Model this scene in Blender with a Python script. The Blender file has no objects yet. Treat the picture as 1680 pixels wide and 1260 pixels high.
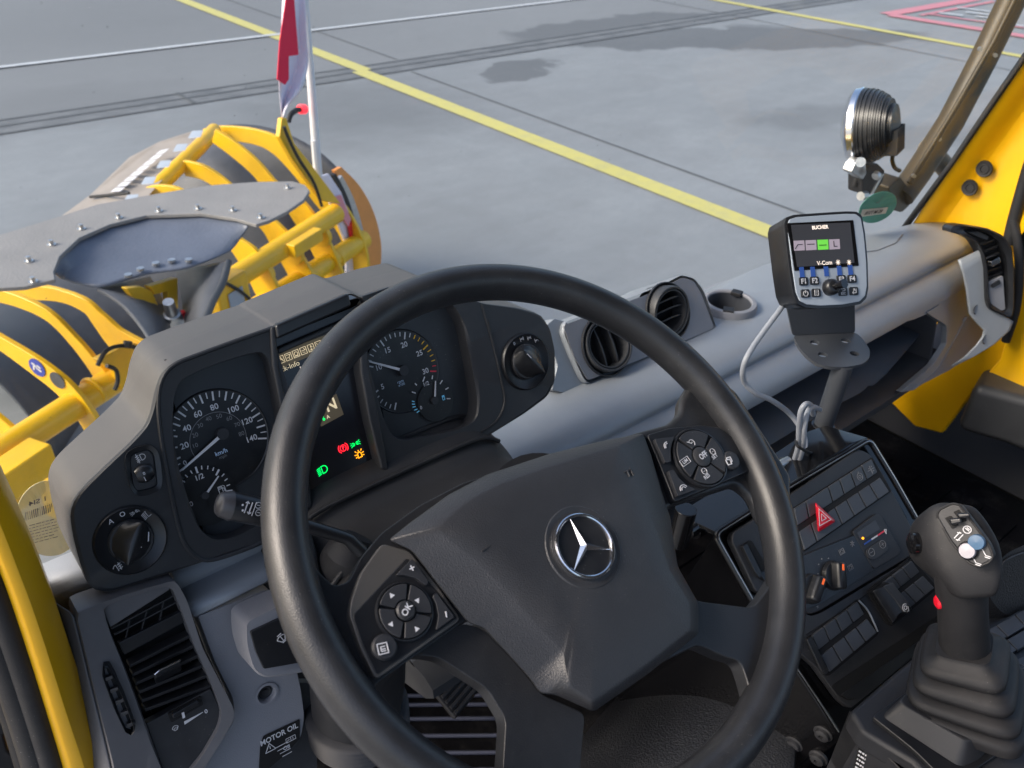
import bpy, bmesh, math, random
from mathutils import Vector as V, Matrix
random.seed(7)
S = bpy.context.scene
COL = S.collection
CZ = 2.5                                   # eye height above the apron
# ---------------- camera: X = across the cab, Y = driving direction, Z = up
RM = Matrix(((0.7780, 0.3329, -0.5328), (-0.6279, 0.4403, -0.6418), (0.0210, 0.8338, 0.5516)))
FPX = 1370.0
cd = bpy.data.cameras.new('camera'); cam = bpy.data.objects.new('camera', cd); COL.objects.link(cam)
cam.matrix_world = Matrix.Translation((0, 0, CZ)) @ RM.to_quaternion().to_matrix().to_4x4()
cd.sensor_width = 36; cd.lens = FPX / 1680 * 36; cd.clip_end = 2000; cd.clip_start = .02
cd.dof.use_dof = True; cd.dof.focus_distance = .85; cd.dof.aperture_fstop = 11
S.camera = cam
# ---------------- sky and sun
SUN_EL, SUN_AZ = 38, 292                   # azimuth clockwise from +Y
w = bpy.data.worlds.new('World'); S.world = w; w.use_nodes = True
nt = w.node_tree; bg = nt.nodes['Background']
sk = nt.nodes.new('ShaderNodeTexSky'); sk.sky_type = 'NISHITA'; sk.sun_disc = False
sk.sun_elevation = math.radians(SUN_EL); sk.sun_rotation = math.radians(SUN_AZ)
sk.air_density = 1.0; sk.dust_density = 4.0; sk.ozone_density = 1.0
nt.links.new(sk.outputs[0], bg.inputs[0]); bg.inputs[1].default_value = .15
sl = bpy.data.lights.new('sun', 'SUN'); sl.energy = 1.25; sl.angle = math.radians(18); sl.color = (1, .9, .8)
so = bpy.data.objects.new('sun', sl); COL.objects.link(so)
a, e = math.radians(SUN_AZ), math.radians(SUN_EL)
sd = V((math.sin(a) * math.cos(e), math.cos(a) * math.cos(e), math.sin(e)))
so.rotation_euler = sd.to_track_quat('Z', 'Y').to_euler(); so.location = (0, 0, 8)
S.view_settings.view_transform = 'Standard'; S.view_settings.look = 'None'
S.view_settings.exposure = .95; S.view_settings.gamma = 1
S.render.engine = 'CYCLES'
S.cycles.max_bounces = 8; S.cycles.transparent_max_bounces = 12

# ---------------- tracing helpers: a pixel becomes a point on a real plane of the cab
def ray(px, py):
    return (RM @ V((px - 840, -(py - 630), -FPX))).normalized()
class Fr:
    """a plane with axes u, v and normal n (camera-relative metres)"""
    def __init__(s, o, u, v):
        s.o = V(o); s.u = V(u).normalized(); s.n = s.u.cross(V(v)).normalized(); s.v = s.n.cross(s.u)
    def px(s, x, y, h=0):
        r = ray(x, y); return r * ((s.o + s.n * h).dot(s.n) / r.dot(s.n))
    def pl(s, pts, h=0): return [s.px(p[0], p[1], h) for p in pts]
    def pt(s, a, b, h=0): return s.o + s.u * a + s.v * b + s.n * h
    def at(s, P): return Fr(P, s.u, s.v)
    def ang(s, c, x, y, h=0):
        d = s.px(x, y, h) - c; return math.atan2(d.dot(s.v), d.dot(s.u))
    def off(s, h): return Fr(s.o + s.n * h, s.u, s.v)
def hit(px, py, o, n):
    r = ray(px, py); n = V(n); return r * (V(o).dot(n) / r.dot(n))
def atY(px, py, y): return hit(px, py, (0, y, 0), (0, 1, 0))
def atX(px, py, x): return hit(px, py, (x, 0, 0), (1, 0, 0))
def atZ(px, py, z): return hit(px, py, (0, 0, z), (0, 0, 1))
def imgframe(px, py, dist, du, dv, a):
    """frame at a point seen at (px,py) whose u and v axes run along du, dv in the picture, turned away by a"""
    p = V(((px - 840) / FPX, -(py - 630) / FPX))
    k = lambda d, z: V((d[0] - p.x * z, d[1] - p.y * z, z))
    U = k(du, a)
    A = U.x * dv[0] + U.y * dv[1]; B = -U.x * p.x - U.y * p.y + U.z
    Wv = k(dv, -A / B)
    return Fr(ray(px, py) * dist, RM @ U, RM @ Wv)

# ---------------- materials
MATS = {}
def mat(name, col, rough=.5, metal=0, bump=0, scale=400, coat=0, emit=0, var=0, vscale=8, spec=.5, alpha=1, trans=0, dust=None):
    m = bpy.data.materials.new(name); m.use_nodes = True; n = m.node_tree.nodes; l = m.node_tree.links
    b = n['Principled BSDF']; c = (*col, 1)
    b.inputs['Base Color'].default_value = c; b.inputs['Roughness'].default_value = rough
    b.inputs['Metallic'].default_value = metal; b.inputs['Coat Weight'].default_value = coat
    b.inputs['Coat Roughness'].default_value = .08
    b.inputs['Specular IOR Level'].default_value = spec; b.inputs['Alpha'].default_value = alpha
    b.inputs['Transmission Weight'].default_value = trans
    if emit:
        b.inputs['Emission Color'].default_value = c; b.inputs['Emission Strength'].default_value = emit
    tc = n.new('ShaderNodeTexCoord')
    if bump:
        t = n.new('ShaderNodeTexNoise'); t.inputs['Scale'].default_value = scale; t.inputs['Detail'].default_value = 3
        l.new(tc.outputs['Object'], t.inputs['Vector'])
        bp = n.new('ShaderNodeBump'); bp.inputs['Strength'].default_value = bump; bp.inputs['Distance'].default_value = .7 / scale
        l.new(t.outputs['Fac'], bp.inputs['Height']); l.new(bp.outputs[0], b.inputs['Normal'])
    if var:
        t = n.new('ShaderNodeTexNoise'); t.inputs['Scale'].default_value = vscale; t.inputs['Detail'].default_value = 6; t.inputs['Roughness'].default_value = .65
        l.new(tc.outputs['Object'], t.inputs['Vector'])
        mr = n.new('ShaderNodeMapRange'); mr.inputs[1].default_value = .3; mr.inputs[2].default_value = .7
        mr.inputs[3].default_value = 1 - var; mr.inputs[4].default_value = 1 + var; l.new(t.outputs['Fac'], mr.inputs[0])
        mx = n.new('ShaderNodeMix'); mx.data_type = 'RGBA'; mx.blend_type = 'MULTIPLY'; mx.inputs[0].default_value = 1
        mx.inputs[6].default_value = c; l.new(mr.outputs[0], mx.inputs[7]); l.new(mx.outputs[2], b.inputs['Base Color'])
        m2 = n.new('ShaderNodeMapRange'); m2.inputs[1].default_value = .3; m2.inputs[2].default_value = .7
        m2.inputs[3].default_value = max(.02, rough - var * .35); m2.inputs[4].default_value = min(1, rough + var * .35)
        l.new(t.outputs['Fac'], m2.inputs[0]); l.new(m2.outputs[0], b.inputs['Roughness'])
    if dust is None: dust = .55 if (max(col) < .05 and bump and rough > .3) else (.25 if bump and max(col) < .4 else 0)
    if dust:
        src = b.inputs['Base Color'].links[0].from_socket if b.inputs['Base Color'].links else None
        vo = n.new('ShaderNodeTexVoronoi'); vo.inputs['Scale'].default_value = 210; l.new(tc.outputs['Object'], vo.inputs['Vector'])
        ms = n.new('ShaderNodeTexNoise'); ms.inputs['Scale'].default_value = 9; ms.inputs['Detail'].default_value = 5; ms.inputs['Roughness'].default_value = .7; l.new(tc.outputs['Object'], ms.inputs['Vector'])
        f1 = n.new('ShaderNodeMapRange'); f1.inputs[1].default_value = .13; f1.inputs[2].default_value = .07; l.new(vo.outputs['Distance'], f1.inputs[0])
        f2 = n.new('ShaderNodeMapRange'); f2.inputs[1].default_value = .5; f2.inputs[2].default_value = .72; l.new(ms.outputs[0], f2.inputs[0])
        mu = n.new('ShaderNodeMath'); mu.operation = 'MULTIPLY'; l.new(f1.outputs[0], mu.inputs[0]); l.new(f2.outputs[0], mu.inputs[1])
        sm = n.new('ShaderNodeMath'); sm.operation = 'MULTIPLY_ADD'; l.new(f2.outputs[0], sm.inputs[0]); sm.inputs[1].default_value = .10; l.new(mu.outputs[0], sm.inputs[2])
        sc2 = n.new('ShaderNodeMath'); sc2.operation = 'MULTIPLY'; l.new(sm.outputs[0], sc2.inputs[0]); sc2.inputs[1].default_value = dust
        mx = n.new('ShaderNodeMix'); mx.data_type = 'RGBA'; l.new(sc2.outputs[0], mx.inputs[0]); mx.inputs[6].default_value = c
        if src: l.new(src, mx.inputs[6])
        mx.inputs[7].default_value = (.26, .25, .24, 1); l.new(mx.outputs[2], b.inputs['Base Color'])
    MATS[name] = m; return m
BLK = mat('black_plastic', (.022, .023, .027), .5, bump=.25, scale=1600, var=.12, vscale=25)
SAT = mat('satin_black', (.013, .014, .017), .33, bump=.12, scale=1500, var=.1, vscale=30)
GLS = mat('gloss_black', (.006, .006, .007), .12, var=.1, vscale=30)
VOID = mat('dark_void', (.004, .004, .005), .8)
GFACE = mat('gauge_face', (.006, .007, .009), .4, bump=.1, scale=900, var=.3, vscale=60)
GFACE2 = mat('gauge_surround', (.022, .026, .032), .5, bump=.15, scale=1500)
RIM = mat('rim_leather', (.019, .020, .023), .36, bump=.3, scale=900, var=.15, vscale=30)
PAD = mat('airbag_vinyl', (.030, .031, .035), .38, bump=.6, scale=900, var=.1, vscale=20)
TRIM = mat('warm_lit_trim', (.075, .07, .066), .36, bump=.2, scale=1800, var=.08, vscale=20)  # warm light on the left keypad surround put into its colour
SIL = mat('silver_grey', (.27, .295, .33), .42, metal=.2, bump=.35, scale=1000, var=.05, vscale=12)
LGR = mat('lower_grey', (.22, .225, .25), .5, bump=.45, scale=900, var=.06, vscale=12)
HOODM = mat('hood_taupe', (.085, .079, .075), .42, bump=.3, scale=1500, var=.07, vscale=14)
DKG = mat('dark_grey', (.035, .037, .042), .5, bump=.3, scale=1500, var=.1, vscale=20)
VFR = mat('vent_grey', (.11, .11, .12), .4, bump=.25, scale=1500, var=.1, vscale=20, dust=.3)
KEY = mat('key_grey', (.05, .055, .066), .42, bump=.2, scale=1500, var=.1, vscale=30, dust=.3)
PKT = mat('pocket_grey', (.045, .05, .062), .5, bump=.3, scale=1200, var=.1, vscale=10)
YEL = mat('yellow_paint', (.80, .43, .003), .34, coat=.12, var=.06, vscale=5, bump=.04, scale=300)
YPL = mat('plow_yellow', (.80, .47, .005), .38, coat=.1, var=.10, vscale=7, bump=.08, scale=60, dust=.5)
WHT = mat('white_print', (.62, .62, .65), .5)
GRYP = mat('grey_print', (.2, .2, .21), .5)
CHR = mat('chrome', (.75, .76, .8), .12, metal=1, bump=.05, scale=300)
STL = mat('zinc_steel', (.5, .51, .52), .35, metal=.9, var=.2, vscale=60)
RUB = mat('black_rubber', (.012, .012, .014), .62, bump=.25, scale=900, var=.15, vscale=20)
SEATL = mat('seat_leather', (.016, .016, .018), .42, bump=.5, scale=500, var=.1, vscale=20)
GRAIN = mat('grained_vinyl', (.03, .032, .037), .36, bump=1, scale=330, var=.15, vscale=12)
REDP = mat('red_plastic', (.75, .01, .03), .3, coat=.4)
BLUP = mat('blue_plastic', (.03, .1, .2), .35)
LGB = mat('pale_button', (.4, .38, .42), .35)
FACEB = mat('panel_blue_grey', (.34, .39, .46), .45, bump=.1, scale=1500)
BLUS = mat('blue_stripe', (.03, .09, .36), .5)
CABL = mat('grey_cable', (.3, .32, .36), .45)
PINM = mat('pin_grey', (.05, .055, .065), .42, bump=.2, scale=900)
SCR = mat('screen_dark', (.012, .012, .016), .25)
E_W = mat('lit_white', (.85, .72, .62), .5, emit=.45)
E_CR = mat('lit_cream', (.8, .66, .42), .5, emit=.35)
E_G = mat('lit_green', (.0, .75, .12), .5, emit=.9)
E_R = mat('lit_red', (.9, .02, .04), .5, emit=.9)
E_A = mat('lit_amber', (1, .36, .01), .5, emit=1.0)
E_L = mat('lit_lilac', (.3, .25, .3), .5, emit=.25)
E_L2 = mat('lit_lime', (.12, .5, .05), .5, emit=.35)
E_K = mat('lit_shade', (.10, .08, .05), .5, emit=.2)
ORG = mat('orange_rubber', (.8, .3, .06), .5, bump=.1, scale=60, var=.1, vscale=6)
REDF = mat('red_cloth', (.75, .0, .05), .7)
WHTF = mat('white_cloth', (.74, .72, .82), .7, bump=.2, scale=200)
WPOL = mat('white_pole', (.7, .7, .72), .4)
PSHEET = mat('plow_black', (.065, .07, .082), .5, bump=.4, scale=200, var=.2, vscale=10)
PRUB = mat('deflector_rubber', (.235, .228, .222), .55, bump=.3, scale=120, var=.1, vscale=5)
PRUB2 = mat('funnel_rubber', (.11, .13, .175), .4, bump=.2, scale=80, var=.1, vscale=5)
BEI = mat('beige_plate', (.34, .30, .26), .5, var=.12, vscale=8)
BARM = mat('reflected_brown', (.04, .027, .007), .45, coat=0, var=.15, vscale=20)  # brown tint of reflections put into the bar's colour
BLUD = mat('blue_sticker', (.04, .06, .35), .4)
GRST = mat('green_sticker', (.07, .3, .23), .5)
PALE = mat('pale_sticker', (.8, .74, .46), .5, alpha=.6)
FLRM = mat('floor_mat', (.005, .005, .006), .9, spec=.02, bump=.3, scale=300)

# ---------------- object helpers
def link(o): COL.objects.link(o); return o
def thing(name, label, cat, loc, group=None):
    o = bpy.data.objects.new(name, None); o.empty_display_size = .05; link(o)
    o.location = V(loc) + V((0, 0, CZ)); o['label'] = label; o['category'] = cat
    if group: o['group'] = group
    bpy.context.view_layer.update(); return o
def base(par):
    p = par
    while p is not None and p.parent is not None: p = p.parent
    return p.location.copy() if p is not None else V((0, 0, 0))
def mesh(name, vs, fs, m, par=None, bevel=0, seg=2, smooth=True, sub=0, solid=0, sharp=38, kind=None, label=None):
    me = bpy.data.meshes.new(name); b0 = base(par) if par else V((0, 0, 0))
    me.from_pydata([tuple(V(v) + V((0, 0, CZ)) - b0) for v in vs], [], fs)
    me.validate(); bm = bmesh.new(); bm.from_mesh(me)
    bmesh.ops.recalc_face_normals(bm, faces=bm.faces)
    if smooth:
        for f in bm.faces: f.smooth = True
        if not bevel:
            for ed in bm.edges:
                if len(ed.link_faces) == 2 and ed.calc_face_angle(0) > math.radians(sharp): ed.smooth = False
    bm.to_mesh(me); bm.free(); me.materials.append(m)
    o = link(bpy.data.objects.new(name, me)); o.parent = par
    if solid:
        md = o.modifiers.new('solid', 'SOLIDIFY'); md.thickness = solid; md.offset = 0
    if sub:
        md = o.modifiers.new('sub', 'SUBSURF'); md.levels = sub; md.render_levels = sub
    if bevel:
        md = o.modifiers.new('bevel', 'BEVEL'); md.width = bevel; md.segments = seg; md.limit_method = 'ANGLE'
        md.angle_limit = math.radians(30); md.harden_normals = True
    if kind: o['kind'] = kind
    if label: o['label'] = label
    return o
def struct(name, vs, fs, m, kind='structure', **k): return mesh(name, vs, fs, m, kind=kind, **k)
class Geo:
    """gathers several shapes into ONE mesh"""
    def __init__(s): s.v = []; s.f = []
    def add(s, vs, fs):
        b = len(s.v); s.v += [V(v) for v in vs]; s.f += [[i + b for i in f] for f in fs]; return s
    def prism(s, pts, ext):
        n = len(pts); e_ = V(ext)
        return s.add(list(pts) + [V(p) - e_ for p in pts], [list(range(n)), list(range(2 * n - 1, n - 1, -1))] +
                     [[i, (i + 1) % n, (i + 1) % n + n, i + n] for i in range(n)])
    def loft(s, loops, closed=True, cap=True):
        n = len(loops[0]); vs = [p for L in loops for p in L]; fs = []
        for r in range(len(loops) - 1):
            for i in range(n if closed else n - 1):
                j = (i + 1) % n; fs.append([r * n + i, r * n + j, (r + 1) * n + j, (r + 1) * n + i])
        if cap and closed:
            fs.append(list(range(n))); fs.append([(len(loops) - 1) * n + i for i in range(n)][::-1])
        return s.add(vs, fs)
    def tube(s, path, r, seg=12, cap=True, flat=1.0, up=None):
        P = [V(p) for p in path]; R = r if isinstance(r, (list, tuple)) else [r] * len(P); loops = []; prev = None
        for i, p in enumerate(P):
            t = (P[min(i + 1, len(P) - 1)] - P[max(i - 1, 0)]).normalized()
            if prev is None:
                a_ = V(up) if up is not None else (V((0, 0, 1)) if abs(t.z) < .9 else V((1, 0, 0)))
                a_ = (a_ - t * a_.dot(t)).normalized()
            else: a_ = (prev - t * prev.dot(t)).normalized()
            prev = a_; b_ = t.cross(a_)
            loops.append([p + (a_ * math.cos(k * 2 * math.pi / seg) * flat + b_ * math.sin(k * 2 * math.pi / seg)) * R[i] for k in range(seg)])
        return s.loft(loops, True, cap)
    def box(s, fr, a0, a1, b0, b1, h0, h1):
        return s.prism([fr.pt(a0, b0, h1), fr.pt(a1, b0, h1), fr.pt(a1, b1, h1), fr.pt(a0, b1, h1)], fr.n * (h1 - h0))
    def cyl(s, fr, c, r, h0, h1, seg=32, r2=None):
        r2 = r if r2 is None else r2; c = V(c)
        lp = lambda rr, h: [c + fr.n * h + (fr.u * math.cos(t * 2 * math.pi / seg) + fr.v * math.sin(t * 2 * math.pi / seg)) * rr for t in range(seg)]
        return s.loft([lp(r, h0), lp(r2, h1)])
    def lathe(s, fr, c, prof, seg=40, a0=0, a1=2 * math.pi):
        c = V(c); full = abs(a1 - a0 - 2 * math.pi) < 1e-6; n = seg if full else seg + 1
        lp = [[c + fr.n * h + (fr.u * math.cos(a0 + (a1 - a0) * t / seg) + fr.v * math.sin(a0 + (a1 - a0) * t / seg)) * r for t in range(n)] for r, h in prof]
        return s.loft(lp, full, False)
    def out(s, name, m, par=None, **k): return mesh(name, s.v, s.f, m, par, **k)
def cat(pts, n=6, closed=False):
    P = [V(p) for p in pts]; N = len(P); out = []
    rng = range(N if closed else N - 1)
    for i in rng:
        g = lambda k: P[k % N] if closed else P[max(0, min(N - 1, k))]
        p0, p1, p2, p3 = g(i - 1), g(i), g(i + 1), g(i + 2)
        for k in range(n):
            t = k / n
            out.append(.5 * ((2 * p1) + (p2 - p0) * t + (2 * p0 - 5 * p1 + 4 * p2 - p3) * t * t + (3 * p1 - p0 - 3 * p2 + p3) * t ** 3))
    if not closed: out.append(P[-1])
    return out
def rnd(pts, r, seg=4):
    P = [V(p) for p in pts]; N = len(P); out = []
    for i in range(N):
        p = P[i]; rr = r[i] if isinstance(r, (list, tuple)) else r
        a_ = P[i - 1] - p; b_ = P[(i + 1) % N] - p
        if rr <= 0: out.append(p); continue
        d = min(rr, a_.length * .45, b_.length * .45); q0 = p + a_.normalized() * d; q1 = p + b_.normalized() * d
        for k in range(seg + 1):
            t = k / seg; out.append(q0 * (1 - t) ** 2 + p * 2 * t * (1 - t) + q1 * t * t)
    return out
def resample(pts, n):
    P = list(pts) + [pts[0]]; L = [0]
    for i in range(1, len(P)): L.append(L[-1] + (P[i] - P[i - 1]).length)
    out = []; j = 0
    for k in range(n):
        d = L[-1] * k / n
        while L[j + 1] < d: j += 1
        t = (d - L[j]) / max(1e-9, L[j + 1] - L[j]); out.append(P[j].lerp(P[j + 1], t))
    return out
def angsample(pts, fr, c, n):
    """sample a closed outline at n even directions from c (star-shaped outlines)"""
    Q = [((p - c).dot(fr.u), (p - c).dot(fr.v)) for p in pts]; out = []
    for k in range(n):
        t = 2 * math.pi * k / n; dx, dy = math.cos(t), math.sin(t); best = None
        for i in range(len(Q)):
            x1, y1 = Q[i]; x2, y2 = Q[(i + 1) % len(Q)]
            den = dx * (y2 - y1) - dy * (x2 - x1)
            if abs(den) < 1e-12: continue
            s_ = (x1 * (y2 - y1) - y1 * (x2 - x1)) / den; q = (x1 * dy - y1 * dx) / den
            if s_ > 0 and -1e-6 <= q <= 1 + 1e-6: best = s_ if best is None else max(best, s_)
        out.append(c + fr.u * dx * (best or 0) + fr.v * dy * (best or 0))
    return out
def ring(g, fr, outer, inner, c, ho, hi, depth_o, depth_i, n=96):
    """plate with a hole: outer and inner outlines, with an outer skirt and an inner reveal"""
    O = angsample(outer, fr, c, n); I = angsample(inner, fr, c, n); N = fr.n
    g.loft([[p - N * depth_o for p in O], [p + N * (ho - .0015) for p in O], [p.lerp(q, .03) + N * ho for p, q in zip(O, I)],
            [q.lerp(p, .04) + N * hi for p, q in zip(O, I)], [p + N * (hi - .002) for p in I], [p - N * depth_i for p in I]], True, False)
def strokes(g, fr, c, lines, w, k=1, rot=0, h=.0004, th=.0004):
    """line drawing: polylines in local units times k about the point c"""
    cr, sr = math.cos(rot), math.sin(rot)
    for L in lines:
        P = [c + fr.u * ((x * cr - y * sr) * k) + fr.v * ((x * sr + y * cr) * k) + fr.n * h for x, y in L]
        for i in range(len(P) - 1):
            d = P[i + 1] - P[i]
            if d.length < 1e-9: continue
            d.normalize(); s_ = fr.n.cross(d) * w / 2; e_ = d * w * .3
            g.prism([P[i] - s_ - e_, P[i + 1] - s_ + e_, P[i + 1] + s_ + e_, P[i] + s_ - e_], fr.n * th)
def arc(cx, cy, r, a0, a1, n=12):
    return [(cx + r * math.cos(math.radians(a0 + (a1 - a0) * i / n)), cy + r * math.sin(math.radians(a0 + (a1 - a0) * i / n))) for i in range(n + 1)]
def cut(o, geo):
    """cuts the shape geo out of the part o"""
    c_ = geo.out('cutter', VOID, o.parent, smooth=False); md = o.modifiers.new('cut', 'BOOLEAN'); md.object = c_; md.solver = 'EXACT'
    bpy.context.view_layer.update(); dg = bpy.context.evaluated_depsgraph_get(); ev = o.evaluated_get(dg)
    me = bpy.data.meshes.new_from_object(ev, preserve_all_data_layers=True, depsgraph=dg); me.name = o.name
    o.modifiers.clear(); o.data = me; bpy.data.objects.remove(c_); return o
def text(g, s_, fr, c, size, rot=0, h=.0004, bold=.0, sx=1, mirror=False):
    cu = bpy.data.curves.new('t', 'FONT'); cu.body = s_; cu.size = 1; cu.align_x = 'CENTER'; cu.align_y = 'CENTER'
    cu.resolution_u = 3; cu.offset = bold
    o = bpy.data.objects.new('t', cu); link(o); dg = bpy.context.evaluated_depsgraph_get()
    me = bpy.data.meshes.new_from_object(o.evaluated_get(dg)); cr, sr = math.cos(rot), math.sin(rot)
    vs = []
    for v in me.vertices:
        x, y = v.co.x * size * sx * (-1 if mirror else 1), v.co.y * size
        vs.append(c + fr.u * (x * cr - y * sr) + fr.v * (x * sr + y * cr) + fr.n * h)
    g.add(vs, [list(p.vertices) for p in me.polygons])
    bpy.data.objects.remove(o); bpy.data.curves.remove(cu); bpy.data.meshes.remove(me)
    return g
def dirpx(fr, p0, p1, h=0):
    d = fr.px(*p1, h) - fr.px(*p0, h); return math.atan2(d.dot(fr.v), d.dot(fr.u))

# =====================================================================  GROUND
GZ = -CZ
def ground_mat():
    m = bpy.data.materials.new('concrete'); m.use_nodes = True; n = m.node_tree.nodes; l = m.node_tree.links
    b = n['Principled BSDF']; tc = n.new('ShaderNodeTexCoord')
    def noise(sc, det=6, ro=.6):
        t = n.new('ShaderNodeTexNoise'); t.inputs['Scale'].default_value = sc; t.inputs['Detail'].default_value = det
        t.inputs['Roughness'].default_value = ro; l.new(tc.outputs['Object'], t.inputs['Vector']); return t
    def mixc(f, A, B, blend='MIX'):
        x = n.new('ShaderNodeMix'); x.data_type = 'RGBA'; x.blend_type = blend
        for k, q in ((0, f), (6, A), (7, B)):
            if hasattr(q, 'links'): l.new(q, x.inputs[k])
            else: x.inputs[k].default_value = q if k == 0 else (*q, 1)
        return x.outputs[2]
    def mr(o, a0, a1, b0, b1):
        x = n.new('ShaderNodeMapRange'); l.new(o, x.inputs[0])
        for k, q in zip((1, 2, 3, 4), (a0, a1, b0, b1)): x.inputs[k].default_value = q
        return x.outputs[0]
    n1 = noise(.35); n2 = noise(2.2); n3 = noise(60, 3)
    mp = n.new('ShaderNodeMapping'); mp.inputs['Scale'].default_value = (.5, 3, 1); l.new(tc.outputs['Object'], mp.inputs[0])
    n4 = noise(1.1); l.new(mp.outputs[0], n4.inputs['Vector'])
    c = mixc(mr(n1.outputs[0], .35, .65, 0, 1), (.185, .203, .215), (.262, .285, .30))
    c = mixc(mr(n2.outputs[0], .3, .7, 0, .5), c, (.19, .20, .21))
    c = mixc(mr(n4.outputs[0], .45, .75, 0, .35), c, (.30, .32, .335))
    c = mixc(mr(n3.outputs[0], .3, .7, 0, .25), c, (.21, .225, .24))
    n6 = noise(5.5, 7, .7); c = mixc(mr(n6.outputs[0], .42, .62, 0, .22), c, (.17, .18, .19)); n7 = noise(.9, 8, .7); c = mixc(mr(n7.outputs[0], .5, .68, 0, .4), c, (.165, .175, .183))
    n5 = noise(24, 5, .75); c = mixc(mr(n5.outputs[0], .4, .7, 0, .35), c, (.19, .20, .215))
    sx = n.new('ShaderNodeSeparateXYZ'); l.new(tc.outputs['Object'], sx.inputs[0])
    far_ = mr(sx.outputs[1], 9.2, 9.6, 0, .75); c = mixc(far_, c, (.175, .183, .19))
    # worn tracks and damp patches: centre, half sizes, turn, strength, edge softness
    wob = noise(1.6, 4, .5); wv = n.new('ShaderNodeVectorMath'); wv.operation = 'SUBTRACT'
    l.new(wob.outputs['Color'], wv.inputs[0]); wv.inputs[1].default_value = (.5, .5, .5)
    ws = n.new('ShaderNodeVectorMath'); ws.operation = 'SCALE'; ws.inputs[3].default_value = 1.1; l.new(wv.outputs[0], ws.inputs[0])
    wa = n.new('ShaderNodeVectorMath'); wa.operation = 'ADD'; l.new(tc.outputs['Object'], wa.inputs[0]); l.new(ws.outputs[0], wa.inputs[1])
    dark = None
    def blob(px, py, rx, ry, rot, st, soft):
        nonlocal dark
        P = atZ(px, py, GZ)
        m_ = n.new('ShaderNodeMapping'); m_.vector_type = 'TEXTURE'; m_.inputs['Location'].default_value = (P.x, P.y, 0)
        m_.inputs['Rotation'].default_value = (0, 0, rot); m_.inputs['Scale'].default_value = (rx, ry, 1000)
        l.new(wa.outputs[0], m_.inputs[0]); ln = n.new('ShaderNodeVectorMath'); ln.operation = 'LENGTH'; l.new(m_.outputs[0], ln.inputs[0])
        f = mr(ln.outputs['Value'], 1 - soft, 1 + soft, st, 0)
        if dark is None: dark = f
        else:
            mx = n.new('ShaderNodeMath'); mx.operation = 'MAXIMUM'; l.new(dark, mx.inputs[0]); l.new(f, mx.inputs[1]); dark = mx.outputs[0]
    blob(848, 115, .75, .42, .3, .75, .07); blob(1200, 62, 3.3, .75, -.5, .75, .07)
    blob(1010, 40, 2.0, .55, -.05, .7, .09); blob(560, 175, 1.5, 1.3, 0, .5, .5)
    blob(180, 30, 3.2, 3.4, 0, .32, .6); blob(1330, 190, .9, .35, -.3, .35, .3); blob(1230, 60, 1.1, .5, .3, .5, .1)
    blob(1560, 225, 1.4, .3, -.3, .3, .3); blob(30, 180, 2, .9, 0, .3, .4)
    c = mixc(dark, c, (.085, .09, .095))
    l.new(c, b.inputs['Base Color']); b.inputs['Roughness'].default_value = .62
    bp = n.new('ShaderNodeBump'); bp.inputs['Strength'].default_value = .3; bp.inputs['Distance'].default_value = .004
    l.new(n3.outputs[0], bp.inputs['Height']); l.new(bp.outputs[0], b.inputs['Normal'])
    return m
def gstrip(name, x0, x1, y0, y1, m, z=.004, seg=1):
    q = [V((x0, y0, GZ + z)), V((x1, y0, GZ + z)), V((x1, y1, GZ + z)), V((x0, y1, GZ + z))]
    return struct(name, q, [[0, 1, 2, 3]], m, smooth=False)
def paint(name, col, wear=.35, under=(.24, .26, .28), sc=9):
    m = bpy.data.materials.new(name); m.use_nodes = True; n = m.node_tree.nodes; l = m.node_tree.links
    b = n['Principled BSDF']; tc = n.new('ShaderNodeTexCoord'); t = n.new('ShaderNodeTexNoise')
    t.inputs['Scale'].default_value = sc; t.inputs['Detail'].default_value = 8; t.inputs['Roughness'].default_value = .7
    l.new(tc.outputs['Object'], t.inputs[0]); r = n.new('ShaderNodeMapRange'); l.new(t.outputs[0], r.inputs[0])
    r.inputs[1].default_value = .45; r.inputs[2].default_value = .75; r.inputs[4].default_value = wear
    x = n.new('ShaderNodeMix'); x.data_type = 'RGBA'; x.inputs[6].default_value = (*col, 1); x.inputs[7].default_value = (*under, 1)
    l.new(r.outputs[0], x.inputs[0]); l.new(x.outputs[2], b.inputs['Base Color']); b.inputs['Roughness'].default_value = .55
    return m
P_Y = paint('yellow_road_paint', (.52, .475, .14), .35); P_W = paint('white_road_paint', (.5, .53, .56), .5)
P_R = paint('red_road_paint', (.55, .19, .23), .55); JNT = mat('joint_filler', (.08, .088, .095), .7)
JN2 = mat('joint_filler_pale', (.13, .14, .15), .7, var=.3, vscale=3)
struct('apron_ground', [(-300, -200, GZ), (300, -200, GZ), (300, 400, GZ), (-300, 400, GZ)], [[0, 1, 2, 3]], ground_mat(), smooth=False)
gstrip('yellow_apron_line', 5.18, 5.39, -8, 9.45, P_Y, .010); gstrip('yellow_apron_line', 5.26, 5.46, 9.45, 60, P_Y, .010)
gstrip('second_yellow_apron_line', 13.32, 13.5, -8, 60, P_Y, .010)
gstrip('white_apron_line', -30, 40, 11.92, 12.03, P_W, .016)
gstrip('slab_joint', 5.80, 5.83, -8, 9.1, JNT, .004); gstrip('slab_joint', 6.0, 6.03, 9.75, 50, JNT, .004)
gstrip('slab_joint', -4.5, -4.47, 9.6, 50, JNT, .004)
gstrip('drain_channel_strip', -40, 60, 9.15, 9.7, JN2, .003)
for y in (9.16, 9.42, 9.64): gstrip('drain_channel_joint', -40, 60, y, y + .045, JNT, .007)
gstrip('slab_joint', 3.1, 3.14, 9.2, 9.7, JNT, .011)
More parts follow.
